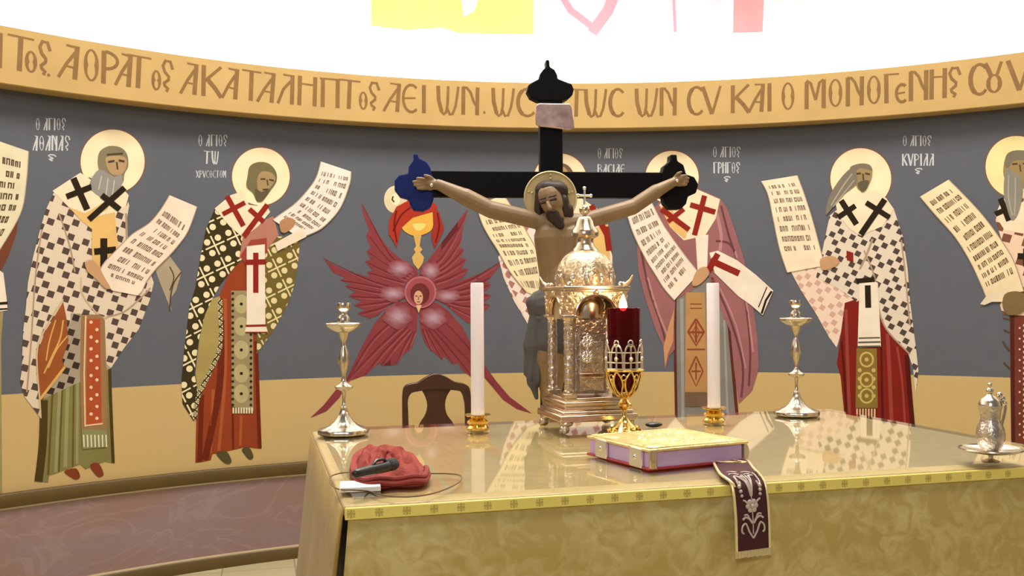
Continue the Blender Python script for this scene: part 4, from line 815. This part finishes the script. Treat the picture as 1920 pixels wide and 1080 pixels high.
# ------------------------------------------------------------------ gospel book
fl_, fr_, bl_ = onz(1217, 884, TZ), onz(1404, 865, TZ), onz(1157, 857, TZ)
ex = (fr_-fl_); bw = ex.length; ang = math.atan2(ex.y, ex.x); bdp = abs((bl_-fl_).dot(Vector((-sin(ang), cos(ang), 0))))
bdp = min(max(bdp, .24), .31); bh = .043
bk = thing('gospel_book', 'thick gospel book with embossed gold cover lying on the altar', 'book', (fl_.x, fl_.y, TZ), ang)
bm = BM(); box(bm, (bw/2, bdp/2, .0028), (bw, bdp, .0052)); fin('back_cover', bm, mat('red_cover', (150, 36, 34), .6), bk, True, .002)['label'] = 'red back cover'
goldc = mat('cover_gold', (.90, .70, .32), .33, .75, raw=True, var=.16, vs=40, bump=.5, bs=70)
bm = BM(); box(bm, (bw/2, bdp/2, bh-.003), (bw, bdp, .006)); fc = fin('front_cover', bm, goldc, bk, True, .0022)
bm = BM()
for q in ((.5, .5, .075, .05), (.16, .16, .045, .035), (.84, .16, .045, .035), (.16, .84, .045, .035), (.84, .84, .045, .035)):
    ball(bm, (bw*q[0], bdp*q[1], bh), 1, (q[2]*.55, q[3]*.8, .0035), 20)
for k in range(16): a = 2*pi*k/16; ball(bm, (bw*.5+.055*cos(a), bdp*.5+.06*sin(a), bh), .006, (1, 1, .5), 8)
fin('cover_relief', bm, goldc, fc)
bm = BM(); tube(bm, [(.008, .008, bh), (bw-.008, .008, bh), (bw-.008, bdp-.008, bh), (.008, bdp-.008, bh)], .0022, 6, True); fin('cover_edge', bm, goldc, fc)
bm = BM(); box(bm, (bw/2-.004, bdp/2, bh/2-.0005), (bw-.02, bdp-.012, bh-.0105)); fin('page_block', bm, mat('page_edge', (186, 154, 190), .4, var=.05, vs=20), bk, False)['label'] = 'violet page edges'
bm = BM(); n = 14
prism(bm, [(bw-.01+.013*sin(pi*k/n), bh/2-.001-(bh/2-.003)*cos(pi*k/n)) for k in range(n+1)], .002, bdp-.002); fin('spine', bm, mat('spine_silver', (196, 176, 150), .35, .5), bk)
for y in (.2, .75):
    bm = BM(); box(bm, (.002, bdp*y, bh/2), (.006, .045, bh-.004)); ball(bm, (-.001, bdp*y, bh/2), .006, (.6, 1, 1), 8); fin('clasp', bm, pale_silver, bk, True, .002)
bm = BM(); box(bm, (.012, .003, bh/2), (.018, .006, bh-.004)); fin('corner_mount', bm, silver, bk, True, .002)
# ---- velvet ribbon
a0, b0 = onz(1336, 869, TZ), onz(1388, 864, TZ)
mid0 = (a0+b0)/2; RW = .075
edge_c = onz(1418, 906, TZ); edge_c = Vector((edge_c.x, AY0-.017, TZ))
pth = [Vector((mid0.x, mid0.y-.009, TZ+.003)), Vector((mid0.x+.002, mid0.y-.014, TZ+.003)), Vector(((mid0.x+edge_c.x)/2, (mid0.y+edge_c.y)/2+.006, TZ+.003)), Vector((edge_c.x-.002, edge_c.y+.022, TZ+.004)), Vector((edge_c.x, edge_c.y+.003, TZ-.002)), Vector((edge_c.x+.001, edge_c.y-.008, TZ-.02)), Vector((edge_c.x+.003, edge_c.y-.012, TZ-.07)), Vector((edge_c.x+.004, edge_c.y-.012, TZ-.128))]
ce = cr(pth, 8)
rb = thing('ribbon', 'dark maroon velvet ribbon embroidered in silver hanging over the altar front', 'ribbon', ce[0])
def rpt(i, s, off=0.):
    i = max(0, min(len(ce)-1.001, i)); k = int(i); f = i-k; c = ce[k].lerp(ce[k+1], f); tg = (ce[k+1]-ce[k]).normalized()
    w = Vector((cos(.1), sin(.1), 0)); w = (w-tg*w.dot(tg)).normalized(); nn = w.cross(tg); nn = nn if nn.z > -.05 and nn.y < .3 else -nn
    if nn.y > .5: nn = -nn
    return c+w*(s*RW/2)+nn*off-ce[0]
bm = BM(); g = [[bm.verts.new(rpt(i, -1+j/2)) for j in range(5)] for i in range(len(ce))]
for i in range(len(ce)-1):
    for j in range(4): bm.faces.new((g[i][j], g[i+1][j], g[i+1][j+1], g[i][j+1]))
vel = fin('velvet', bm, mat('velvet', (66, 20, 26), .85), rb); md = vel.modifiers.new('thick', 'SOLIDIFY'); md.thickness = .003; md.offset = 0
gt = mat('gold_braid', (.86, .72, .40), .4, .6, raw=True)
for s_ in (-1, 1):
    bm = BM(); tube(bm, [rpt(i, s_*.97, .001) for i in range(len(ce))], .0028, 8); fin('gold_edging', bm, gt, rb)
thread = mat('silver_thread', (196, 176, 160), .5, .2); n_ = len(ce)-1
cum = [0.]
for i in range(n_): cum.append(cum[-1]+(ce[i+1]-ce[i]).length)
def along(m):                                # metres up from the lower end -> index on the path
    q = cum[-1]-m
    for i in range(n_):
        if cum[i+1] >= q: return i+(q-cum[i])/max(1e-9, cum[i+1]-cum[i])
    return n_
bm = BM()
def emb(pts, r=.0013, up=.0024): tube(bm, [rpt(along(p.y), p.x, up) for p in cr([(a_, b_, 0) for a_, b_ in pts], 6)], r, 6)
for sg in (-1, 1):
    emb([(0, .022), (.22*sg, .034), (.42*sg, .05), (.62*sg, .046), (.66*sg, .036), (.55*sg, .032)], .0018)
    emb([(.05*sg, .050), (.2*sg, .058), (.42*sg, .062), (.6*sg, .058)], .0022); emb([(.15*sg, .054), (.3*sg, .066), (.5*sg, .066)], .0016)
    emb([(.12*sg, .078), (.32*sg, .09), (.5*sg, .094)], .0018)
    emb([(.03*sg, .1), (.12*sg, .118), (.25*sg, .134), (.42*sg, .142), (.62*sg, .136), (.66*sg, .124), (.54*sg, .12), (.48*sg, .127)], .0018)
    emb([(.04*sg, .104), (.1*sg, .125), (.14*sg, .142)], .0014)
    for k in range(3): ball(bm, rpt(along(.118-.008*k), sg*(.6-.03*k), .002), .0042-.0005*k, seg=8)
    emb([(.1*sg, .15), (.3*sg, .158), (.55*sg, .155), (.6*sg, .147)], .0015)
    emb([(.1*sg, .175), (.35*sg, .182), (.6*sg, .175)], .0015)
for k in range(6): a = 2*pi*k/6; ball(bm, rpt(along(.082+.0085*sin(a)), .23*cos(a), .002), .0052, (1, .6, 1), 8)
ball(bm, rpt(along(.082), 0, .003), .0045, seg=8); emb([(0, .03), (0, .072)], .0012); emb([(0, .094), (0, .15)], .0012)
fin('embroidery', bm, thread, rb)
bm = BM(); pb = rpt(n_, 0)
for k in range(24): s_ = -1+2*k/23; q = rpt(n_, s_); tube(bm, [q, q+Vector((0, -.001, -.012-.002*random.random()))], .0016, 5)
fin('fringe', bm, gt, rb)

# ------------------------------------------------------------------ red cloth, microphone, cable, card
ol = [onz(x, y, TZ) for x, y in [(655, 884), (664, 858), (690, 846), (728, 850), (770, 857), (790, 878), (803, 898), (790, 911), (740, 914), (690, 917), (664, 906)]]
cc = sum(ol, Vector())/len(ol); rc = thing('folded_cloth', 'crumpled red cloth on the front left of the altar', 'cloth', (cc.x, cc.y, TZ))
olc = cr([p-cc for p in ol], 6, True); bm = BM(); NR = 14; rings = []
for j in range(NR+1):
    f = 1-j/NR; ring = []
    for k, p in enumerate(olc):
        a = 2*pi*k/len(olc); wob = .0035*sin(5*a+j*.9)+.003*sin(9*a-j*1.3)
        z = .031*(1-f**3)+wob*(1-f*f)*1.3+(.006*sin(22*f) if .45 < f < .98 else 0)
        rr = f*(1+.05*sin(j*2.2)*(f > .7)); ring.append(bm.verts.new((p.x*rr, p.y*rr, max(.0004, z))))
    rings.append(ring)
    if j == 0:
        for v in ring: v.co.z = .0004
for A, B in zip(rings, rings[1:]):
    for k in range(len(A)): 
        if B is rings[-1] and False: pass
        bm.faces.new((A[k], A[(k+1) % len(A)], B[(k+1) % len(A)], B[k]))
bm.faces.new(rings[0][::-1]); bmesh.ops.remove_doubles(bm, verts=rings[-1], dist=.01)
fin('fabric', bm, mat('red_cloth', (138, 40, 26), .8, var=.12, vs=60, bump=.4, bs=180), rc)
bm = BM()
for z, f in ((.008, 1.), (.016, .97)):
    tube(bm, [(p.x*f, p.y*f, z+.002*sin(k*.8)) for k, p in enumerate(olc[int(len(olc)*.52):int(len(olc)*.93)])], .0052, 8)
fin('folded_edge', bm, mat('red_cloth_edge', (128, 36, 26), .8), rc)
ma_, mb_ = onz(668, 893, TZ+.036), onz(745, 878, TZ+.036)
mc = (ma_+mb_)/2; mg = math.atan2((mb_-ma_).y, (mb_-ma_).x); ml = (mb_-ma_).length
mi = thing('microphone', 'small black microphone lying on the crumpled red cloth', 'microphone', (mc.x, mc.y, TZ+.041), mg)
blk = mat('black_plastic', (30, 28, 28), .3)
bm = BM(); capsule(bm, (-ml/2, 0, 0), (ml*.25, 0, .002), .008, .010); fin('body', bm, blk, mi)
bm = BM(); ball(bm, (ml*.36, 0, .004), .0125, (1.25, 1, .95)); fin('head', bm, mat('black_mesh', (40, 36, 36), .6, bump=.6, bs=400), mi)
bm = BM(); tube(bm, [(-.012, 0, .008), (-.002, 0, .016), (.016, 0, .016), (.022, 0, .010)], .003, 8); fin('clip', bm, blk, mi)
def tp(x, y, z=.0025): p = onz(x, y, TZ+z); return (p.x, p.y, TZ+z)
wire = mat('cable_brown', (104, 78, 44), .5)
cb = [tp(712, 851, .012), tp(730, 843, .02), tp(752, 845, .02), tp(758, 858, .014)]
pts = cr([tp(790, 888, .018), tp(805, 888, .006), tp(835, 888), tp(862, 891), tp(864, 901), tp(845, 913), tp(812, 925), tp(775, 931), tp(735, 931), tp(708, 926), tp(690, 921, .002), tp(668, 919, .0145), tp(634, 917, .004), tp(619, 905), tp(621, 893), tp(640, 887, .004), tp(662, 886, .02), tp(672, 888, .037)], 8)
bm = BM(); tube(bm, pts, .0014, 6); tube(bm, cr(cb, 8), .0014, 6)
cbl = fin('cable', bm, wire); tag(cbl, 'thin brown cable looping around the red cloth', 'cable')
p0, p1, p2 = onz(637, 924, TZ), onz(714, 921, TZ), onz(640, 890, TZ)
ca = math.atan2((p1-p0).y, (p1-p0).x); cw_ = (p1-p0).length
cdm = BM(); box(cdm, (cw_/2, .03, .005), (cw_, .066, .009)); crd = fin('card_box', cdm, mat('white_card', (236, 232, 236), .5), None, True, .0015)
crd.location = (p0.x, p0.y, TZ); crd.rotation_euler = (0, 0, ca); tag(crd, 'flat white card packet half under the red cloth', 'packet')
# ---- small black case behind the book
q = onz(1226, 801, TZ); bm = BM(); ball(bm, (0, 0, .007), .0245, (1, .62, .3), 20)
sc_ = fin('small_case', bm, blk); sc_.location = (q.x, q.y, TZ); tag(sc_, 'small black oval case behind the gospel book', 'case')

# ------------------------------------------------------------------ silver jug on a footed dish
ds = thing('footed_dish', 'round silver dish on a short foot at the right end of the altar', 'dish', on_table(1858, 866))
bm = BM(); lathe(bm, [(.016, 0), (.018, .002), (.012, .004), (.005, .007), (.005, .013), (.012, .016), (.03, .018), (.052, .022), (.060, .026), (.0605, .028), (.052, .0255), (.03, .021), (0, .0205)], seg=48); fin('plate', bm, silver, ds)
bm = BM(); tube(bm, [(.0605*cos(2*pi*k/60), .0605*sin(2*pi*k/60), .0272) for k in range(60)], .0022, 6, True); fin('rim', bm, silver, ds)
jg = thing('jug', 'small round-bellied silver jug with beaded handle standing on the footed dish', 'jug', (ds.location.x, ds.location.y, TZ+.0212))
bm = BM(); lathe(bm, [(.014, 0), (.017, .002), (.018, .005), (.024, .014), (.028, .026), (.0285, .038), (.026, .050), (.021, .060), (.019, .068), (.020, .080), (.023, .092), (.0235, .096), (.021, .097)], seg=40); fin('body', bm, mat('aged_silver', (.62, .55, .48), .28, 1., raw=True, var=.15, vs=60, bump=.25, bs=160), jg)
bm = BM(); lathe(bm, [(.023, .096), (.022, .103), (.017, .11), (.008, .116), (.005, .12)]); ball(bm, (0, 0, .126), .0075); ball(bm, (0, 0, .139), .0045); fin('lid', bm, silver, jg)
bm = BM(); tube(bm, cr([(.021, 0, .10), (.034, 0, .104), (.038, 0, .09), (.033, 0, .07), (.027, 0, .052)], 6), .0028, 8)
for k, p in enumerate(((.024, .0, .117), (.031, 0, .110), (.036, 0, .100))): ball(bm, p, .0065-.0005*k, seg=10)
fin('handle', bm, silver, jg)

# ------------------------------------------------------------------ chair behind the altar
CY = 3.1
cA, cB = ony(755, 790, CY), ony(880, 790, CY); ccx = (cA.x+cB.x)/2; ch_w = (cB.x-cA.x)
ch = thing('chair', 'dark wooden chair with vase-shaped splat standing behind the altar', 'chair', (ccx, CY, 0), 0)
wood = mat('mahogany', (64, 36, 22), .35, var=.2, vs=14)
def cpt(a, b): p = ony(560+a/2.348, 340+b/2.348, CY); return (p.x-ccx, p.z)
outer = [cpt(*q) for q in [(457, 1080), (456, 1000), (457, 935), (466, 902), (490, 890), (522, 884), (558, 862), (600, 845), (645, 858), (684, 880), (722, 888), (748, 905), (756, 945), (758, 1000), (758, 1080)]]
innr = [cpt(*q) for q in [(733, 1080), (732, 1010), (728, 965), (716, 930), (690, 920), (600, 915), (520, 925), (492, 935), (480, 965), (481, 1010), (483, 1080)]]
o2 = [(p.x, p.y) for p in cr([(a, b, 0) for a, b in outer], 4)]; i2 = [(p.x, p.y) for p in cr([(a, b, 0) for a, b in innr], 4)]
o2 = [(o2[0][0], .45)]+o2+[(o2[-1][0], .45)]; i2 = [(i2[0][0], .45)]+i2+[(i2[-1][0], .45)]
bm = BM(); prism(bm, o2+i2, -.014, .014); fin('back_frame', bm, wood, ch, True, .004)
spl = [cpt(*q) for q in [(536, 912), (556, 945), (566, 985), (558, 1025), (535, 1062), (524, 1100), (540, 1160), (560, 1230)]]
spr = [cpt(*q) for q in [(676, 908), (652, 945), (644, 985), (652, 1025), (678, 1062), (692, 1100), (676, 1160), (654, 1230)]]
bm = BM(); prism(bm, [(p.x, p.y) for p in cr([(a, b, 0) for a, b in spl], 4)]+[(p.x, p.y) for p in cr([(a, b, 0) for a, b in spr], 4)][::-1], -.007, .007); fin('splat', bm, wood, ch, True, .002)
w2 = ch_w/2
bm = BM(); box(bm, (0, 0, .57), (ch_w-.02, .02, .05)); box(bm, (0, 0, .66), (.10, .016, .17)); fin('lower_rail', bm, wood, ch, True, .003)
bm = BM(); box(bm, (0, -.19, .445), (ch_w+.06, .40, .05)); fin('seat', bm, mat('seat_red', (120, 40, 36), .8), ch, True, .018, )
bm = BM(); box(bm, (0, -.19, .40), (ch_w+.05, .39, .05)); fin('seat_frame', bm, wood, ch, True, .005)
for sx in (-1, 1):
    bm = BM(); tube(bm, cr([(sx*(w2+.01), -.37, .39), (sx*(w2+.02), -.385, .30), (sx*w2, -.37, .12), (sx*(w2+.005), -.385, .02), (sx*(w2+.005), -.39, .0)], 5), [.026-.0006*k for k in range(21)], 10); fin('leg', bm, wood, ch)
    bm = BM(); tube(bm, [(sx*(w2-.008), 0, .46), (sx*(w2-.008), .01, .25), (sx*(w2-.006), .04, 0)], .016, 10); fin('leg', bm, wood, ch)

# ------------------------------------------------------------------ crucifix
RZ = radians(-9); X0, Y0 = -.092, 1.285
EX = Vector((cos(RZ), sin(RZ), 0)); EY = Vector((-sin(RZ), cos(RZ), 0)); O_ = Vector((X0, Y0, 0))
def cp(x, y, off=0.):                        # point of the crucifix plane (local x, z), off = local depth
    d = ray(x, y); tt = (O_+EY*off-CAM).dot(EY)/d.dot(EY); p = CAM+d*tt-O_; return (p.dot(EX), p.z)
def cp3(x, y, off): a, b = cp(x, y, off); return Vector((a, off, b))
cx = thing('crucifix', 'tall black standing crucifix with trefoil ends behind the tabernacle', 'crucifix', (X0, Y0, 0), RZ)
cblack = mat('cross_black', (.004, .0035, .0045), .55, spec=.1, raw=True)
cblue_refl = mat('cross_blue_reflection', (18, 34, 96), .5, spec=.15)  # left end of the black cross: blue reflection put into the base colour
s0, s1 = cp(1011, 300)[0], cp(1054, 300)[0]; smid = (s0+s1)/2; sw_ = s1-s0
h0, h1 = cp(1032, 371)[1], cp(1032, 323)[1]
bm = BM(); box(bm, (smid, 0, (cp(1032, 185)[1]+.10)/2), (sw_, .036, cp(1032, 185)[1]-.10)); fin('shaft', bm, cblack, cx, True, .003)
xl, xr = cp(800, 347)[0], cp(1250, 347)[0]
bm = BM(); box(bm, ((xl+xr)/2, 0, (h0+h1)/2), (xr-xl, .034, h1-h0)); fin('crossbeam', bm, cblack, cx, True, .003)
def f6(pts): return [cp(720+a/3, 100+b/3) for a, b in pts]
tt_ = [(905, 45), (925, 45), (928, 85), (955, 100), (970, 130), (972, 150), (1010, 165), (1050, 180), (1062, 210), (1055, 240), (1030, 262), (990, 275), (860, 275), (820, 255), (800, 220), (805, 190), (830, 170), (870, 150), (872, 125), (890, 100), (908, 85)]
lt_ = [(165, 570), (190, 570), (195, 592), (240, 615), (262, 650), (268, 685), (278, 700), (278, 825), (262, 868), (220, 890), (165, 885), (145, 850), (140, 825), (90, 810), (60, 770), (60, 720), (85, 690), (135, 680), (140, 640), (165, 605)]
rt_ = [(1602, 575), (1638, 575), (1640, 610), (1675, 632), (1690, 685), (1735, 700), (1758, 740), (1745, 790), (1700, 810), (1690, 850), (1660, 880), (1600, 880), (1570, 850), (1560, 810), (1555, 680), (1565, 640), (1600, 610)]
for pts, m_ in ((tt_, cblack), (lt_, cblue_refl), (rt_, cblack)):
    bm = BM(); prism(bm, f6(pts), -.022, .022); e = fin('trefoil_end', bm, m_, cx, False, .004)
    if m_ is cblue_refl: e['label'] = 'black trefoil end with a blue reflection painted in'
bm = BM(); box(bm, (smid, 0, .03), (.42, .15, .06)); box(bm, (smid, 0, .085), (.26, .10, .05)); fin('base', bm, cblack, cx, True, .006)
tq = [cp(*q, -.03) for q in [(1003, 200), (1010, 194), (1068, 195), (1073, 202), (1077, 240), (1068, 244), (1014, 238), (1005, 234)]]
bm = BM(); prism(bm, tq, -.036, -.022); fin('title_scroll', bm, mat('scroll_metal', (.60, .42, .38), .3, .8, raw=True, var=.3, vs=40), cx, True, .003)['label'] = 'pinkish metal scroll plate'
# the carved figure: one continuous surface
fy = -.058
bm = BM()
def J(x, y, off=fy): return cp3(x, y, off)
def C(a, b, ra, rb): capsule(bm, a, b, ra, rb)
K_ = 1/640.
shl, shr, nk = J(1008, 414, -.052), J(1092, 416, -.052), J(1048, 408, -.062)
C(shl, J(1045, 424, -.058), 17*K_, 26*K_); C(shr, J(1055, 424, -.058), 17*K_, 26*K_)
C(J(1033, 446), J(1038, 520), 33*K_, 27*K_); C(J(1068, 446), J(1060, 520), 32*K_, 26*K_); C(J(1048, 510), J(1038, 572), 32*K_, 34*K_)
C(J(1030, 446, -.078), J(1034, 458, -.076), 16*K_, 14*K_); C(J(1068, 446, -.078), J(1064, 458, -.076), 16*K_, 14*K_)
C(J(1048, 412, -.06), J(1040, 385, -.07), 13*K_, 14*K_)
hd0, hd1 = J(1030, 366, -.078), J(1046, 404, -.088)
C(hd0, J(1036, 382, -.082), 23*K_, 22*K_); C(J(1034, 384, -.086), hd1, 19*K_, 12*K_)
C(J(1026, 380, -.118), J(1031, 391, -.124), 3.2*K_, 5*K_)
C(shl, J(920, 393, -.052), 17*K_, 17*K_); C(J(920, 393, -.052), J(872, 369, -.048), 16.5*K_, 17*K_); C(J(872, 369, -.048), J(822, 346, -.038), 16*K_, 10.5*K_)
C(shr, J(1187, 388, -.052), 16.5*K_, 15.5*K_); C(J(1187, 388, -.052), J(1230, 359, -.047), 15*K_, 14.5*K_); C(J(1230, 359, -.047), J(1262, 342, -.037), 13.5*K_, 9.5*K_)
# hands: palm, four unequal fingers, thumb
def hand(w, pm, tips, thumb):
    C(J(*w, -.036), J(*pm, -.033), 9.5*K_, 10.5*K_); C(J(pm[0], pm[1]-4, -.033), J(pm[0], pm[1]+5, -.033), 8*K_, 8*K_)
    for k, (kx, ky, mx_, my_, ex_, ey_) in enumerate(tips):
        C(J(kx, ky, -.034), J(mx_, my_, -.042), 3.7*K_, 3.4*K_); C(J(mx_, my_, -.042), J(ex_, ey_, -.044), 3.4*K_, 2.6*K_)
    C(J(*thumb[0], -.036), J(*thumb[1], -.046), 4.2*K_, 3.6*K_); C(J(*thumb[1], -.046), J(*thumb[2], -.050), 3.6*K_, 2.8*K_)
hand((822, 347), (806, 345), [(800, 338, 790, 335, 782, 334), (798, 343, 786, 341, 775, 340.5), (798, 348, 787, 347.5, 777, 347), (800, 353, 791, 353.5, 783, 353.5)], [(813, 338), (804, 331), (796, 329)])
hand((1262, 342), (1273, 338), [(1276, 332, 1281, 330, 1287, 329), (1278, 337, 1284, 335, 1291, 334.5), (1278, 342, 1284, 341, 1290, 340.5), (1276, 346.5, 1282, 346.5, 1287, 346.5)], [(1266, 333), (1271, 326), (1277, 323)])
# legs
C(J(1024, 590), J(1018, 672, -.075), 24*K_, 18*K_); C(J(1018, 672, -.075), J(1030, 770, -.055), 18*K_, 11*K_); C(J(1030, 770, -.055), J(1034, 812, -.08), 10*K_, 8*K_)
C(J(1054, 590), J(1046, 672, -.08), 24*K_, 18*K_); C(J(1046, 672, -.08), J(1038, 770, -.062), 18*K_, 11*K_); C(J(1038, 770, -.062), J(1038, 815, -.088), 10*K_, 8*K_)
skin = mat('carved_skin', (134, 105, 68), .5, var=.12, vs=16)
bd = fin('body', bm, skin, cx); r_ = bd.modifiers.new('remesh', 'REMESH'); r_.mode = 'VOXEL'; r_.voxel_size = .0026; r_.use_smooth_shade = True
s_ = bd.modifiers.new('smooth', 'SMOOTH'); s_.factor = .5; s_.iterations = 3
hcol = mat('carved_hair', (46, 28, 16), .6, var=.2, vs=40)
bm = BM()
for a_, b_, r1, r2 in (((1022, 358, -.062), (1046, 358, -.064), 20, 20), ((1050, 362, -.066), (1062, 400, -.064), 13, 11), ((1062, 394, -.068), (1068, 418, -.072), 14, 9), ((1012, 362, -.066), (1009, 392, -.062), 9, 8), ((1009, 390, -.062), (1014, 422, -.066), 8, 4), ((1026, 352, -.084), (1046, 354, -.084), 13, 13), ((1056, 374, -.084), (1060, 400, -.084), 9, 7)):
    C(J(*a_), J(*b_), r1*K_, r2*K_)
fin_h = fin('hair', bm, hcol, cx); r_ = fin_h.modifiers.new('remesh', 'REMESH'); r_.mode = 'VOXEL'; r_.voxel_size = .0026; r_.use_smooth_shade = True
bm = BM()
C(J(1037, 403, -.094), J(1050, 422, -.094), 14*K_, 9*K_); C(J(1030, 396, -.098), J(1042, 410, -.096), 5*K_, 7*K_); C(J(1050, 398, -.09), J(1052, 416, -.09), 6*K_, 6*K_); C(J(1027, 397, -.118), J(1040, 396, -.116), 2.6*K_, 2.4*K_)
fin_b = fin('beard', bm, hcol, cx); r_ = fin_b.modifiers.new('remesh', 'REMESH'); r_.mode = 'VOXEL'; r_.voxel_size = .002; r_.use_smooth_shade = True
bm = BM()
for a_, b_ in (((1014, 381), (1022, 379)), ((1032, 376), (1042, 373))): C(J(*a_, -.112), J(*b_, -.114), 2.4*K_, 2.4*K_)
for a_, b_ in (((1013, 374), (1022, 371)), ((1030, 369), (1042, 366))): C(J(*a_, -.113), J(*b_, -.115), 1.6*K_, 1.6*K_)
fin('eyes', bm, hcol, cx)
hx, hz = cp(1032, 371, -.045); bm = BM(); bmesh.ops.create_cone(bm, cap_ends=True, segments=56, radius1=52*K_, radius2=52*K_, depth=.010, matrix=Matrix.Translation((hx, -.045, hz)) @ Matrix.Rotation(pi/2, 4, 'X'))
hl = fin('halo', bm, mat('halo_gilt', (.50, .38, .18), .6, .25, raw=True, var=.15, vs=30), cx, True, .002)
bm = BM(); tube(bm, [(hx+50*K_*cos(2*pi*k/56), -.051, hz+50*K_*sin(2*pi*k/56)) for k in range(56)], .003, 6, True)
for a in (pi/2, pi-.25, .25):
    for q in range(3): ball(bm, (hx+(30+7*q)*K_*cos(a), -.051, hz+(30+7*q)*K_*sin(a)), .004, (1, .5, 1), 8)
fin('halo_rim', bm, mat('halo_rim_gilt', (.62, .5, .26), .4, .5, raw=True), hl)
bm = BM()
for a_, b_, r1, r2 in (((1020, 574, -.06), (1066, 566, -.062), 34, 31), ((1026, 590, -.066), (1022, 640, -.078), 28, 24), ((1056, 590, -.066), (1050, 646, -.08), 28, 24), ((1000, 568, -.075), (1004, 580, -.075), 15, 14), ((1006, 588, -.072), (998, 650, -.07), 13, 18), ((998, 650, -.07), (1001, 716, -.066), 17, 14), ((1016, 600, -.074), (1014, 690, -.068), 12, 14), ((1006, 600, -.074), (1014, 700, -.064), 8, 10), ((989, 630, -.07), (987, 700, -.064), 5, 6), ((1000, 610, -.088), (994, 712, -.084), 3.5, 5), ((1012, 606, -.09), (1008, 716, -.086), 3.5, 5), ((1000, 720, -.066), (1006, 746, -.066), 9, 4), ((1024, 640, -.085), (1008, 690, -.07), 8, 8)):
    C(J(*a_), J(*b_), r1*K_, r2*K_)
for k in range(4): C(J(1010, 570+k*9, -.098), J(1066, 556+k*14, -.1), 4*K_, 5*K_)
lc = fin('loincloth', bm, mat('loincloth_grey', (80, 75, 72), .6, var=.15, vs=18), cx); r_ = lc.modifiers.new('remesh', 'REMESH'); r_.mode = 'VOXEL'; r_.voxel_size = .003; r_.use_smooth_shade = True
s_ = lc.modifiers.new('smooth', 'SMOOTH'); s_.factor = .5; s_.iterations = 2
for q in ((809, 347), (1270, 339)):
    bm = BM(); p = J(*q, -.05); ball(bm, p, .005, (1, .6, 1), 10); tube(bm, [p, p+Vector((0, .04, 0))], .002, 6); fin('nail', bm, pale_silver, cx)
